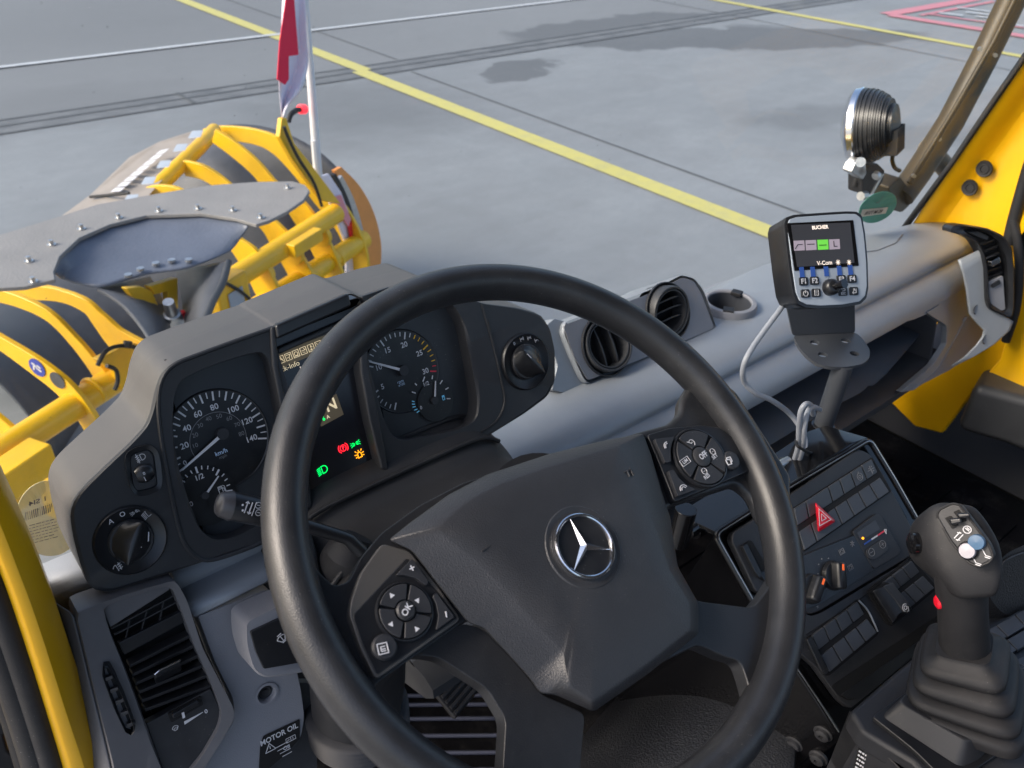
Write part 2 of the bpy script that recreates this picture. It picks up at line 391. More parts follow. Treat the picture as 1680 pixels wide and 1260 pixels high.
gstrip('slab_joint', 12.4, 12.43, -8, 50, JNT, .004)
# red warning triangle painted on the apron
g = Geo()
def gp(px, py, z=.012): return atZ(px, py, GZ + z)
def band(g, a_, b_, w_, z=.012):
    A, B = gp(*a_, z), gp(*b_, z); d = (B - A).normalized(); s_ = V((-d.y, d.x, 0)) * w_ / 2
    g.add([A - s_, B - s_, B + s_, A + s_], [[0, 1, 2, 3]])
band(g, (1455, 23), (1600, -2), .28); band(g, (1460, 24), (1700, 62), .28, .017); band(g, (1510, 25), (1630, 2), .10, .013)
band(g, (1520, 22), (1700, 48), .10, .018)
g.out('red_apron_marking', P_R, kind='structure', smooth=False)
g = Geo()
for i, (x0, x1, y) in enumerate([(1570, 1625, 12), (1600, 1665, 26), (1585, 1640, 19), (1630, 1680, 36), (1540, 1580, 20)]):
    band(g, (x0, y), (x1, y + (x1 - x0) * .12), .11, .021 + i * .003)
g.out('white_apron_lettering', P_W, kind='structure', smooth=False)

# =====================================================================  SNOWPLOUGH (angled blade ahead of the truck)
UP = V((.8821, .4711, 0)); NP = V((.4711, -.8821, 0)); PO = V((.5, 3.0, 0))
def onplane(px, py, d=0): return hit(px, py, PO + NP * d, NP)          # parallel to the blade
def sofp(px, py): return onplane(px, py).dot(UP)
def onrib(px, py, s): return hit(px, py, UP * s, UP)
plow = thing('snow_plough', 'yellow ribbed snow plough with grey rubber deflector beyond the windscreen', 'snow plough', (.9, 3.4, GZ))
def rib(name, s, path, wd, th=.022, m=YPL):
    c = cat([onrib(x, y, s) for x, y in path], 6); n = len(c); L = []; R = []
    for i, p in enumerate(c):
        t = (c[min(i + 1, n - 1)] - c[max(i - 1, 0)]).normalized(); q = t.cross(UP).normalized()
        t_ = i / (n - 1) * (len(wd) - 1); k = min(int(t_), len(wd) - 2); wv = wd[k] + (wd[k + 1] - wd[k]) * (t_ - k)
        L.append(p + q * wv / 2); R.append(p - q * wv / 2)
    g = Geo(); lo = []
    for a_, b_ in zip(L, R): lo.append([a_ + UP * th / 2, b_ + UP * th / 2, b_ - UP * th / 2, a_ - UP * th / 2])
    g.loft(lo); return g.out(name, m, plow, bevel=.005)
# curved black blade sheet behind the ribs
rows = [(3.95, [(335, 214), (385, 205), (440, 210), (490, 228), (540, 262), (580, 312), (605, 380), (612, 470)]),
        (3.8, [(290, 262), (330, 238), (380, 245), (430, 280), (475, 325), (512, 378), (540, 430), (560, 490)]),
        (3.6, [(245, 320), (285, 285), (340, 290), (390, 330), (435, 380), (470, 430), (495, 480), (510, 540)]),
        (3.2, [(100, 420), (150, 400), (210, 430), (260, 470), (300, 520), (330, 570), (350, 620), (360, 660)]),
        (2.7, [(-60, 480), (0, 478), (70, 500), (140, 550), (185, 600), (210, 660), (215, 720), (210, 770)]),
        (2.0, [(-200, 560), (-130, 560), (-50, 590), (10, 640), (60, 700), (90, 760), (100, 820), (100, 880)])]
g = Geo(); L = []
for s_, pts in rows: L.append([onrib(x, y, s_) for x, y in pts])
fine = []
for i in range(len(L[0])): fine.append(cat([r[i] for r in L], 5))
fine2 = [cat([c[k] for c in fine], 5) for k in range(len(fine[0]))]
g.loft(fine2, False, False); g.out('mouldboard', PSHEET, plow, solid=.012)
# cross tubes
def ptube(name, a_, b_, r, d=0, m=YPL):
    A, B = onplane(*a_, d), onplane(*b_, d); g = Geo(); g.tube([A, B], r, 24); return g.out(name, m, plow, bevel=.006)
ptube('cross_tube', (-60, 782), (250, 583), .052); ptube('cross_tube', (330, 492), (552, 349), .052)
ptube('cross_tube', (375, 535), (597, 392), .052)
for k, (a_, b_) in enumerate((((430, 449), (436, 445)), ((478, 418), (484, 414)), ((524, 389), (530, 385)), ((444, 493), (450, 489)), ((502, 454), (508, 450)), ((548, 425), (554, 421)), ((150, 644), (156, 640)), ((186, 621), (192, 617)))):
    ptube('weld_bead', a_, b_, .058)
ptube('cross_tube', (-80, 895), (60, 790), .045, .1)
o = Geo(); fr = Fr(onplane(28, 772, .12), UP, (0, 0, 1)); o.box(fr, -.2, .11, -.06, .05, -.05, .05); o.out('tube_bracket', YPL, plow, bevel=.008)
o = Geo(); fr = Fr(onplane(505, 395, .07), UP, (0, 0, 1)); o.box(fr, -.13, .1, -.035, .03, -.03, .02); o.out('tube_bracket', YPL, plow, bevel=.006)
# ribs
rib('rib', 2.05, [(-20, 470), (27, 478), (91, 482), (140, 500), (165, 525), (195, 558), (232, 585)], [.08, .07, .06, .08, .13, .18])
rib('rib', 1.86, [(-40, 478), (0, 484), (42, 497), (85, 520), (126, 562), (155, 598), (175, 625)], [.06, .06, .055, .055, .07, .10])
r3 = rib('rib', 1.70, [(-50, 530), (0, 560), (46, 590), (88, 620), (120, 650), (148, 690), (170, 735), (185, 785)], [.06, .075, .10, .11, .11, .10, .10])
rib('rib', 1.48, [(-60, 650), (-20, 678), (20, 712), (52, 752), (80, 800), (98, 850)], [.08, .08, .09, .10, .10])
rib('rib', 3.60, [(338, 222), (366, 218), (419, 224), (457, 241), (497, 280), (530, 322), (562, 360), (585, 410), (588, 455)], [.07, .08, .09, .12, .14, .15, .14, .14])
rib('rib', 3.32, [(352, 222), (385, 245), (420, 275), (450, 310), (478, 330), (505, 365), (535, 420), (560, 480)], [.08, .09, .09, .10, .14, .14, .12])
rib('rib', 3.07, [(303, 275), (335, 283), (368, 305), (405, 340), (442, 370), (468, 405), (500, 460), (523, 508)], [.08, .08, .08, .08, .14, .15, .14])
rib('rib', 2.80, [(246, 320), (268, 315), (300, 322), (350, 360), (388, 400), (415, 430), (440, 478), (458, 520)], [.08, .07, .07, .06, .14, .15, .14])
g = Geo(); g.tube([onrib(240, 325, 2.78), onrib(285, 281, 3.0), onrib(325, 243, 3.25), onrib(352, 214, 3.55)], .038, 16); g.out('top_rail', YPL, plow)
# disc with mark on the rib
fr = Fr(onrib(66, 600, 1.70) - UP * .013, -NP.cross(V((0, 0, 1))).cross(V((0, 0, 1))) * 0 + V((.4711, -.8821, 0)), (0, 0, 1))
fr = Fr(fr.o, (.4711, -.8821, 0), (0, 0, 1))
if fr.n.dot(UP) > 0: fr = Fr(fr.o, (-.4711, .8821, 0), (0, 0, 1))
g = Geo(); g.cyl(fr, fr.o, .037, 0, .002); st = g.out('round_sticker', BLUD, plow)
g = Geo(); strokes(g, fr, fr.o, [[(-.5, -.3), (-.2, .4), (.1, -.1), (.5, -.3)], [(-.5, .4), (-.2, .4)], [(.2, .3), (.55, .1)]], .007, .035, h=.0035, th=.001); g.out('sticker_mark', WHT, st)
g = Geo(); c = onrib(99, 621, 1.70) - UP * .0125; g.cyl(fr, c, .034, 0, .002); g.out('rib_hole', PSHEET, plow)
# grey rubber deflector lying over the blade head
DZ = -1.22
defl = [atZ(x, y, DZ) for x, y in [(-140, 430), (-30, 394), (80, 360), (160, 335), (260, 317), (340, 304), (420, 298), (480, 297), (500, 303), (508, 312), (498, 328), (470, 347), (440, 362), (420, 368), (385, 358), (330, 350), (240, 353), (180, 368), (130, 390), (98, 420), (88, 445), (90, 458), (40, 470), (-140, 480)]]
g = Geo(); g.prism(defl, (0, 0, .014)); dfl = g.out('deflector', PRUB, plow, bevel=.003)
for x, y in [(48, 429), (85, 402), (134, 376), (195, 358), (261, 347), (325, 343), (382, 346), (428, 358), (55, 463), (472, 309)]:
    c = atZ(x, y, DZ); fz = Fr(c, (1, 0, 0), (0, 1, 0)); g = Geo(); g.cyl(fz, c, .015, 0, .004, 12); g.cyl(fz, c, .008, .004, .018, 6); g.out('bolt', STL, dfl)
# rubber funnel below the deflector
def zz(x, y, z): return atZ(x, y, z)
top = [(88, 448), (98, 420), (130, 390), (180, 368), (240, 353), (330, 350), (385, 358), (412, 368)]
mid = [(95, 455), (120, 440), (160, 425), (210, 412), (270, 405), (330, 402), (370, 400), (395, 392)]
low = [(100, 458), (130, 468), (165, 474), (210, 462), (245, 452), (300, 444), (345, 428), (380, 412)]
g = Geo(); g.loft([cat([zz(*p, DZ - .012) for p in top], 4), cat([zz(*p, DZ - .07) for p in mid], 4), cat([zz(*p, DZ - .085) for p in low], 4)], False, False)
fn = g.out('rubber_funnel', PRUB2, plow, solid=.01, sub=1)
for x, y in [(211, 453), (231, 443), (256, 434), (282, 429), (310, 428)]:
    c = zz(x, y, DZ - .07); fz = Fr(c, (1, 0, 0), (0, 1, 0)); g = Geo(); g.cyl(fz, c, .013, 0, .008, 12); g.out('bolt', STL, fn)
g = Geo(); A = cat([zz(*p, DZ - .09) for p in [(160, 475), (200, 500), (240, 548), (262, 600)]], 5); B = cat([zz(*p, DZ - .25) for p in [(245, 455), (265, 490), (278, 540), (285, 620)]], 5)
g.loft([A, B], False, False)
A = cat([zz(*p, DZ - .25) for p in [(290, 446), (298, 480), (305, 530), (310, 600)]], 5); B = cat([zz(*p, DZ - .09) for p in [(372, 430), (362, 470), (345, 500), (322, 560)]], 5)
g.loft([A, B], False, False); g.out('rubber_flap', PSHEET, plow, solid=.012)
g = Geo(); g.tube(cat([zz(*p, DZ - .08) for p in [(375, 430), (365, 465), (347, 500), (325, 560)]], 6), .012, 10); g.out('flap_edge', DKG, plow)
# centre bracket, actuator, lamp box, cables
def pplate(name, pts, d, th, m, bev=.004, par=None): g = Geo(); g.prism([onplane(x, y, d) for x, y in pts], NP * th); return g.out(name, m, par or plow, bevel=bev)
for nm, P_ in (('centre_bracket', [(208, 473), (232, 470), (250, 478), (285, 555), (330, 545), (330, 580), (275, 590), (250, 530)]), ('centre_bracket', [(246, 470), (292, 456), (293, 520), (280, 520), (276, 478), (254, 484)]), ('bracket_foot', [(258, 545), (300, 530), (330, 565), (270, 590)])):
    pplate(nm, P_, .25, .03, YPL)
g = Geo(); A = onplane(287, 530, .32); B = onplane(276, 495, .34); g.tube([A, A.lerp(B, .45), A.lerp(B, .46), B], [.034, .03, .022, .019], 16); g.out('actuator', STL, plow)
g = Geo(); g.tube([onplane(297, 512, .33), onplane(300, 522, .33)], .014, 10); g.out('red_marker', REDP, plow)
fr = Fr(onplane(378, 500, .15), UP, (0, 0, 1)); g = Geo(); g.box(fr, -.1, .09, -.13, .13, -.04, .04); bx = g.out('lamp_box', YPL, plow, bevel=.012)
g = Geo(); g.box(fr, -.05, .04, -.08, .08, .041, .047); g.out('box_cover', FACEB, bx, bevel=.004)
g = Geo(); g.tube(cat([onplane(*p, .2) for p in [(325, 545), (335, 525), (360, 520), (400, 535), (425, 540)]], 6), .007, 8); g.out('cable', RUB, plow)
g = Geo(); g.tube(cat([onplane(*p, .2) for p in [(372, 465), (395, 478), (415, 497), (425, 520)]], 6), .007, 8); g.out('cable', RUB, plow)
g = Geo(); g.tube(cat([onplane(*p, .12) for p in [(160, 600), (175, 575), (205, 567), (240, 575)]], 6), .008, 8); g.tube([onplane(209, 570, .13), onplane(210, 560, .13)], .016, 8); g.out('cable', RUB, plow)
g = Geo(); g.tube(cat([onplane(*p, .12) for p in [(175, 600), (190, 607), (193, 625), (188, 640)]], 6), .008, 8); g.out('cable', RUB, plow)
# torus clamp on the left tube
pplate('tube_flange', [(160, 590), (215, 562), (257, 572), (255, 580), (200, 640), (190, 610)], .06, .03, YPL)
# far beige wing plate with white lettering and silver tags
BZ = -1.42
wing = [onrib(x, y, s_) for x, y, s_ in [(96, 358, 2.5), (150, 318, 2.7), (212, 258, 3.0), (262, 232, 3.2), (318, 214, 3.4), (335, 214, 3.45), (300, 255, 3.15), (258, 300, 2.85), (232, 330, 2.62), (150, 350, 2.5)]]
g = Geo(); g.prism(wing, NP * -.012); wp = g.out('wing_plate', BEI, plow)
def wpt(px, py, h=.004):
    a_ = V((wing[1])); nrm = (wing[3] - wing[1]).cross(wing[8] - wing[1]).normalized()
    if nrm.dot(ray(px, py)) > 0: nrm = -nrm
    return hit(px, py, a_ + nrm * h, nrm)
g = Geo()
for i in range(8):
    t = i / 8; a0 = (182 + 84 * t, 315 - 70 * t); d_ = (84 / 8 * .8, -70 / 8 * .8); q = (15 - 2 * t, -1 - 2 * t)
    g.prism([wpt(a0[0], a0[1], .012), wpt(a0[0] + d_[0], a0[1] + d_[1], .012), wpt(a0[0] + d_[0] + q[0], a0[1] + d_[1] + q[1], .012), wpt(a0[0] + q[0], a0[1] + q[1], .012)], NP * .003)
g.out('white_lettering', WHT, wp)
for x, y in [(214, 326), (243, 297), (268, 270), (295, 243), (320, 221)]:
    g = Geo(); g.prism([wpt(x - 9, y + 6, .05), wpt(x + 9, y + 4, .05), wpt(x + 14, y - 7, .05), wpt(x - 2, y - 6, .05)], NP * .01); g.out('metal_tag', FACEB, plow, bevel=.003)
g = Geo(); g.tube([wpt(148, 323, .02), wpt(212, 317, .02)], .007, 8); g.out('thin_rod', RUB, plow)
# right end: reflective board, orange skirt, clamp strip, small red lamp
def eband(name, o_, i_, d, th, m, **k):
    A = cat([onplane(x, y, d) for x, y in o_], 6); B = cat([onplane(x, y, d) for x, y in i_], 6)
    g = Geo(); g.loft([[a_, b_, b_ - NP * th, a_ - NP * th] for a_, b_ in zip(A, B)]); return g.out(name, m, plow, **k)
eband('orange_skirt', [(560, 274), (590, 305), (612, 345), (624, 390), (625, 430), (617, 470)], [(549, 280), (568, 318), (583, 362), (592, 410), (596, 450), (596, 480)], -.1, .02, ORG)
eband('clamp_strip', [(561, 288), (578, 320), (592, 362), (602, 410), (606, 470)], [(557, 294), (572, 328), (585, 368), (595, 414), (598, 470)], -.06, .02, STL)
eband('black_edge', [(551, 284), (570, 322), (584, 366), (594, 412), (597, 470)], [(547, 288), (565, 325), (579, 368), (588, 414), (591, 470)], -.05, .02, RUB)
rb = pplate('reflective_board', [(522, 290), (540, 285), (560, 315), (575, 355), (585, 400), (592, 445), (592, 470), (570, 470), (568, 400), (545, 340)], -.03, .015, WHTF)
pplate('red_stripe', [(545, 325), (560, 320), (576, 360), (572, 372), (558, 350)], -.012, .008, mat('pale_red', (.75, .28, .32), .5), 0, rb)
pplate('red_stripe', [(572, 372), (577, 362), (585, 402), (590, 440), (580, 412)], -.012, .008, REDP, 0, rb)
pplate('lamp_arm', [(459, 225), (463, 194), (470, 193), (483, 235), (505, 262), (560, 335), (530, 330), (480, 262)], .03, .025, YPL)
g = Geo(); g.tube(cat([onplane(*p, .05) for p in [(466, 208), (474, 228), (490, 260), (515, 300), (528, 338)]], 6), .008, 8); g.out('cable', RUB, plow)
# marker lamp and the flag on its pole
ml = thing('marker_lamp', 'small black marker lamp glowing red at the plough tip', 'marker lamp', onplane(475, 195))
g = Geo(); g.tube(cat([onplane(*p) for p in [(473, 200), (477, 188), (486, 181), (493, 180)]], 5), [.012] * 15 + [.017], 12); g.out('lamp_stem', RUB, ml)
g = Geo(); g.tube([onplane(492, 179, .0), onplane(500, 179, .0)], .022, 16); g.out('lens', mat('lit_red_lens', (.9, .03, .05), .3, emit=.8), ml, bevel=.004)
fg = thing('marker_flag', 'red and white marker flag on a slim white pole at the plough end', 'flag', onplane(522, 288))
g = Geo(); A = onplane(522, 288); B = onplane(498, -25); g.tube([A, B], [.021, .017], 16); g.tube([onplane(519, 278), onplane(515, 230)], .016, 8); g.out('pole', WPOL, fg)
def cloth(name, pts, m, k):
    """folded flag cloth: rows of (left, right) pixels down the pole"""
    g = Geo(); rows_ = []
    for j, (a_, b_) in enumerate(pts):
        r_ = []
        for i in range(9):
            t = i / 8; x = a_[0] + (b_[0] - a_[0]) * t; y = a_[1] + (b_[1] - a_[1]) * t
            r_.append(onplane(x, y, .03 + .03 * math.sin(t * 6 + j * .7 + k)))
        rows_.append(r_)
    g.loft([cat([r[i] for r in rows_], 4) for i in range(9)], False, False); return g.out(name, m, fg, solid=.003)
cloth('flag_cloth', [((464, -12), (500, -12)), ((461, 60), (503, 60)), ((459, 100), (506, 100)), ((458, 135), (500, 132)), ((459, 160), (492, 150)), ((461, 182), (474, 172)), ((463, 195), (466, 188))], WHTF, 0)
g = Geo(); g.prism([onplane(x, y, .075) for x, y in [(471, -12), (482, -12), (486, 40), (490, 90), (474, 92), (474, 130), (468, 139), (455, 130), (459, 70)]], NP * .004); g.out('red_panel', REDF, fg)

# =====================================================================  CAB (truck body round the driver)
cab = thing('truck_cab', 'yellow truck cab with windscreen, pillars and black door seals', 'truck', (.9, .2, GZ))
# hood in front of the windscreen
g = Geo(); hx = [-.12, -.05, .1, 1.0, 1.12, 1.2]; L = []
for y, z in [(.98, -.88), (1.06, -.885), (1.10, -.90), (1.16, -1.05), (1.18, -1.6)]:
    L.append([V((-.14, y, -1.7)), V((-.14, y, z - .12)), V((-.1, y, z - .03)), V((0, y, z)), V((1.05, y, z)), V((1.14, y, z - .03)), V((1.2, y, z - .12)), V((1.2, y, -1.7))])
g.loft(L, False, False); g.out('hood', YEL, cab, sub=1)
# left door pillar, its seals, door edge
def yprism(name, pts, y, th, m, **k): g = Geo(); g.prism([atY(px, py, y) for px, py in pts], (0, -th, 0)); return g.out(name, m, cab, **k)
Fp = [(-90, 520), (-40, 600), (0, 765), (40, 870), (80, 980), (125, 1130), (165, 1262), (175, 1300), (112, 1300), (103, 1262), (70, 1150), (40, 1060), (18, 995), (0, 940), (-60, 780), (-120, 600)]
g = Geo(); A = [atY(x, y, .6) for x, y in [(-56, 555), (8, 765), (53, 870), (98, 980), (148, 1125), (194, 1255), (232, 1400)]]
B = [atY(x, y, .575) for x, y in [(-95, 600), (-22, 800), (22, 925), (62, 1035), (107, 1180), (142, 1290), (175, 1430)]]
C_ = [atY(x, y, .585) for x, y in [(-130, 600), (-70, 800), (-10, 925), (28, 1030), (76, 1180), (108, 1290), (140, 1430)]]
D_ = [atY(x, y, .63) for x, y in [(-140, 600), (-80, 800), (-14, 925), (22, 1030), (68, 1180), (98, 1290), (130, 1430)]]
E_ = [p + V((0, .09, 0)) for p in D_]; F_ = [p + V((0, .09, 0)) for p in A]
cols = [cat(q, 4) for q in (A, B, C_, D_, E_, F_)]
g.loft([[c[i] for c in cols] for i in range(len(cols[0]))]); g.out('front_pillar', YEL, cab, sub=1)
for k, (dx, r_, dy) in enumerate([(-12, .011, .0), (-36, .013, .01), (-56, .009, .03)]):
    g = Geo(); g.tube(cat([atY(x + dx, y, .6 + dy) for x, y in [(-20, 905), (28, 1030), (76, 1180), (108, 1290), (150, 1430)]], 4), r_, 10); g.out('door_seal', RUB, cab)
yprism('door_edge', [(-200, 1000), (-40, 1110), (0, 1145), (20, 1200), (45, 1270), (70, 1340), (-200, 1400)], .66, .03, YEL, bevel=.005)
yprism('door_hinge', [(-20, 1165), (10, 1170), (16, 1195), (8, 1205), (14, 1230), (30, 1245), (36, 1275), (-20, 1275)], .64, .03, RUB, bevel=.004)
# right pillar: lofted strips along the windscreen edge
def strip(name, cols_, m, **k):
    g = Geo(); g.loft(cols_, False, False); return g.out(name, m, cab, **k)
def P3(x, y, X): return atX(x, y, X)
c0 = [P3(1471, 385, 1.735), P3(1560, 265, 1.735), P3(1620, 176, 1.735), P3(1683, 85, 1.735), P3(1750, -20, 1.735)]
c1 = [P3(1478, 388, 1.74), P3(1566, 266, 1.74), P3(1626, 178, 1.74), P3(1690, 85, 1.74), P3(1757, -20, 1.74)]
c2 = [P3(1497, 396, 1.76), P3(1585, 272, 1.76), P3(1648, 186, 1.76), P3(1706, 98, 1.76), P3(1770, 0, 1.76)]
c3 = [P3(1515, 400, 1.795), P3(1600, 284, 1.795), P3(1662, 200, 1.795), P3(1720, 115, 1.795), P3(1790, 20, 1.795)]
c4 = [P3(1600, 396, 1.80), P3(1640, 300, 1.80), P3(1700, 215, 1.80), P3(1760, 130, 1.80), P3(1830, 40, 1.80)]
c5 = [P3(1640, 400, 1.78), P3(1668, 330, 1.78), P3(1735, 230, 1.78), P3(1800, 140, 1.78), P3(1870, 60, 1.78)]
c6 = [P3(1665, 410, 1.76), P3(1700, 350, 1.76), P3(1760, 250, 1.76), P3(1830, 150, 1.76), P3(1900, 70, 1.76)]
strip('windscreen_seal', [c0, c1], RUB, solid=.012)
rp = strip('front_pillar', [c1, c2, c3, c4, c5, c6], YEL, solid=.006, sub=2)
for x, y in [(1615, 277), (1591, 308)]:
    P = P3(x, y, 1.780); fr = Fr(P, (0, -1, 0), (0, 0, 1));
    if fr.n.x > 0: fr = Fr(P, (0, 1, 0), (0, 0, 1))
    g = Geo(); g.lathe(fr, P, [(.0001, .002), (.006, .002), (.007, .004), (.010, .004), (.011, .002), (.0155, .003), (.017, .0)], 28); g.out('trim_plug', RUB, rp)
# lower cab side (yellow inner panel), door seal and door box on the right
g = Geo(); g.prism([P3(x, y, 1.83) for x, y in [(1590, 380), (1665, 250), (1850, 100), (1900, 700), (1640, 640), (1600, 640), (1545, 712), (1500, 700), (1440, 640), (1360, 720), (1300, 640), (1400, 520)]], (-.02, 0, 0)); g.out('side_panel', YEL, cab, bevel=.006)
g = Geo(); g.tube(cat([P3(*p, 1.765) for p in [(1720, 190), (1690, 270), (1664, 360), (1655, 400)]], 5), .012, 10)
g.tube(cat([P3(*p, 1.76) for p in [(1662, 360), (1672, 420), (1668, 500), (1650, 560)]], 5), .009, 10); g.out('door_seal', RUB, cab)
g = Geo(); g.prism([P3(x, y, 1.79) for x, y in [(1700, 150), (1690, 265), (1668, 340), (1668, 385), (1676, 460), (1660, 560), (1760, 560), (1800, 100)]], (-.01, 0, 0)); g.out('door_frame', RUB, cab, bevel=.004)
g = Geo(); g.prism([P3(x, y, 1.78) for x, y in [(1672, 430), (1700, 420), (1700, 640), (1640, 640), (1602, 632), (1640, 590), (1660, 520)]], (-.01, 0, 0)); g.out('door_panel', YEL, cab, bevel=.006)
g = Geo(); zt = -.955
A = [atZ(x, y, zt) for x, y in [(1615, 602), (1720, 575), (1800, 620), (1800, 700), (1680, 655), (1597, 632)]]
g.prism(A, (0, 0, .12)); g.out('door_pocket', DKG, cab, bevel=.02, seg=3)
# floor with ribbed mat, unseen rear wall and roof added to shade the cab inside
FZ = -1.28
struct('cab_floor', [(-.1, -1.2, FZ), (2.6, -1.2, FZ), (2.6, .95, FZ), (-.1, .95, FZ)], [[0, 1, 2, 3]], FLRM, smooth=False)
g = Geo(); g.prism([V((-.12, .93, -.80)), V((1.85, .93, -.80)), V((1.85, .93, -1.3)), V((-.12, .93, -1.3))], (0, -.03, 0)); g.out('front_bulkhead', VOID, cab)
mt = thing('floor_mat', 'black ribbed rubber floor mat below the steering wheel', 'floor mat', (.5, .6, FZ))
g = Geo(); g.prism([V((.0, .30, FZ + .012)), V((.0, .9, FZ + .012)), V((.95, .9, FZ + .012)), V((.95, .30, FZ + .012))][::-1], (0, 0, .01)); g.out('mat_sheet', FLRM, mt)
RIBM = mat('mat_rib', (.05, .055, .08), .35)
g = Geo()
for y in (1140, 1155, 1178, 1206, 1234, 1262):
    A = atZ(600, y + 2, FZ + .02); B = atZ(860, y, FZ + .02); g.tube([A, B], .0035, 6)
g.out('mat_ribs', RIBM, mt)
m2 = thing('floor_mat', 'black ribbed rubber mat in the passenger footwell beyond the joystick', 'floor mat', (1.5, .3, FZ))
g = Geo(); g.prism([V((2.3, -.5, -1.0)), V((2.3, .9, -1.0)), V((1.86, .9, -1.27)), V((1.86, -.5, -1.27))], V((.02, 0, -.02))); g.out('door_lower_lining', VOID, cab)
g = Geo(); g.prism([V((1.0, -.3, FZ + .012)), V((1.0, .85, FZ + .012)), V((1.78, .85, FZ + .012)), V((1.78, -.3, FZ + .012))][::-1], (0, 0, .01)); g.out('mat_sheet', FLRM, m2)
g = Geo()
for k in range(14): y = -.25 + k * .075; g.box(Fr((1.02, y, FZ + .012), (1, 0, 0), (0, 1, 0)), 0, .74, 0, .018, 0, .006)
g.out('mat_ribs', FLRM, m2)
# windscreen: curved glass from dash to roof
def wsb(x):                                  # bottom edge of the glass
    t = max(0, (x - 1.15) / .6); return V((x, .852 - .078 * t ** 1.4 - .02 * max(0, (.3 - x) / .3), -.70))
def glassmat():
    m = bpy.data.materials.new('glass'); m.use_nodes = True; n = m.node_tree.nodes; l = m.node_tree.links; n.clear()
    o = n.new('ShaderNodeOutputMaterial'); mx = n.new('ShaderNodeMixShader'); tr = n.new('ShaderNodeBsdfTransparent'); gl = n.new('ShaderNodeBsdfGlossy')
    tr.inputs[0].default_value = (.93, .96, .95, 1); gl.inputs['Roughness'].default_value = .02; gl.inputs[0].default_value = (1, 1, 1, 1)
    lw = n.new('ShaderNodeLayerWeight'); lw.inputs[0].default_value = .5; pw = n.new('ShaderNodeMath'); pw.operation = 'POWER'; pw.inputs[1].default_value = 5
    l.new(lw.outputs['Facing'], pw.inputs[0]); ma = n.new('ShaderNodeMath'); ma.operation = 'MULTIPLY_ADD'; l.new(pw.outputs[0], ma.inputs[0]); ma.inputs[1].default_value = .22; ma.inputs[2].default_value = .006
    l.new(ma.outputs[0], mx.inputs[0])
    tcg = n.new('ShaderNodeTexCoord'); ng = n.new('ShaderNodeTexNoise'); ng.inputs['Scale'].default_value = 5; ng.inputs['Detail'].default_value = 8; ng.inputs['Roughness'].default_value = .75; l.new(tcg.outputs['Object'], ng.inputs['Vector'])
    vg = n.new('ShaderNodeTexVoronoi'); vg.inputs['Scale'].default_value = 70; l.new(tcg.outputs['Object'], vg.inputs['Vector'])
    a1 = n.new('ShaderNodeMapRange'); a1.inputs[1].default_value = .45; a1.inputs[2].default_value = .8; a1.inputs[3].default_value = .012; a1.inputs[4].default_value = .09; l.new(ng.outputs[0], a1.inputs[0])
    a2 = n.new('ShaderNodeMapRange'); a2.inputs[1].default_value = .10; a2.inputs[2].default_value = .05; a2.inputs[4].default_value = .35; l.new(vg.outputs['Distance'], a2.inputs[0])
    a4 = n.new('ShaderNodeMapRange'); a4.inputs[1].default_value = .55; a4.inputs[2].default_value = .65; l.new(ng.outputs[0], a4.inputs[0])
    a5 = n.new('ShaderNodeMath'); a5.operation = 'MULTIPLY'; l.new(a2.outputs[0], a5.inputs[0]); l.new(a4.outputs[0], a5.inputs[1])
    a3 = n.new('ShaderNodeMath'); a3.operation = 'ADD'; l.new(a1.outputs[0], a3.inputs[0]); l.new(a5.outputs[0], a3.inputs[1])
    df = n.new('ShaderNodeBsdfDiffuse'); df.inputs[0].default_value = (.6, .6, .58, 1); m2_ = n.new('ShaderNodeMixShader')
    l.new(a3.outputs[0], m2_.inputs[0]); l.new(mx.outputs[0], m2_.inputs[1]); l.new(df.outputs[0], m2_.inputs[2]); l.new(tr.outputs[0], mx.inputs[1]); l.new(gl.outputs[0], mx.inputs[2]); l.new(m2_.outputs[0], o.inputs[0]); return m
g = Geo(); L = []
for i in range(25):
    x = -.02 + 1.765 * i / 24; b_ = wsb(x); L.append([b_ + V((0, -.37 * t, 1.08 * t)) for t in (0, .25, .5, .75, 1)])
g.loft(L, False, False); g.out('windscreen', glassmat(), cab)
ROOF = True
if ROOF:
    g = Geo(); g.box(Fr((0, 0, .38), (1, 0, 0), (0, 1, 0)), -.1, 1.85, -1.2, .66, 0, .04); g.out('roof', HOODM, cab)
    g = Geo(); g.box(Fr((0, -1.2, 0), (1, 0, 0), (0, 0, 1)), -.1, 1.85, -1.4, -.3, 0, .04); g.out('rear_wall', DKG, cab)

# =====================================================================  DASHBOARD
dash = thing('dashboard', 'silver grey dashboard running across the cab below the windscreen', 'dashboard', (.9, .65, -.9))
g = Geo(); L = []
for x in [-.01, .06, .1145, .1155, .2, .35, .5, .62, .75, .9, 1.1, 1.3, 1.45, 1.58, 1.68, 1.735, 1.79]:
    yf = wsb(min(max(x, 0), 1.74)).y - .012; z0 = -.685 if x > .5 else -.60 - .085 * max(0, (x - .35) / .15) if x > .35 else -.60
    k = (z0 + .685)
    if x < .13: yf = .722
    prof = [(yf, -.700 + k), (max(.80, min(yf - .02, .80)) if yf > .83 else max(yf - .004, .7195), -.685 + k), (.718, -.680 + k), (.690, -.6805 + k), (.666, -.686 + k), (.650, -.695 + k), (.642, -.705 + k), (.641, -.711 + k)]
    f_ = max(0, min(1, (k - .0) / .085)); prof += [(.643 - .021 * f_, -.716 + k + .003 * f_), (.646 - .040 * f_, -.718 + k - .001 * f_)]
    if x < .115: prof = prof[:3] + [(.690, -.5955), (.680, -.602), (.676, -.612), (.676, -.622), (.676, -.632), (.676, -.640), (.676, -.65)]
    L.append([V((x, y, z)) for y, z in prof])
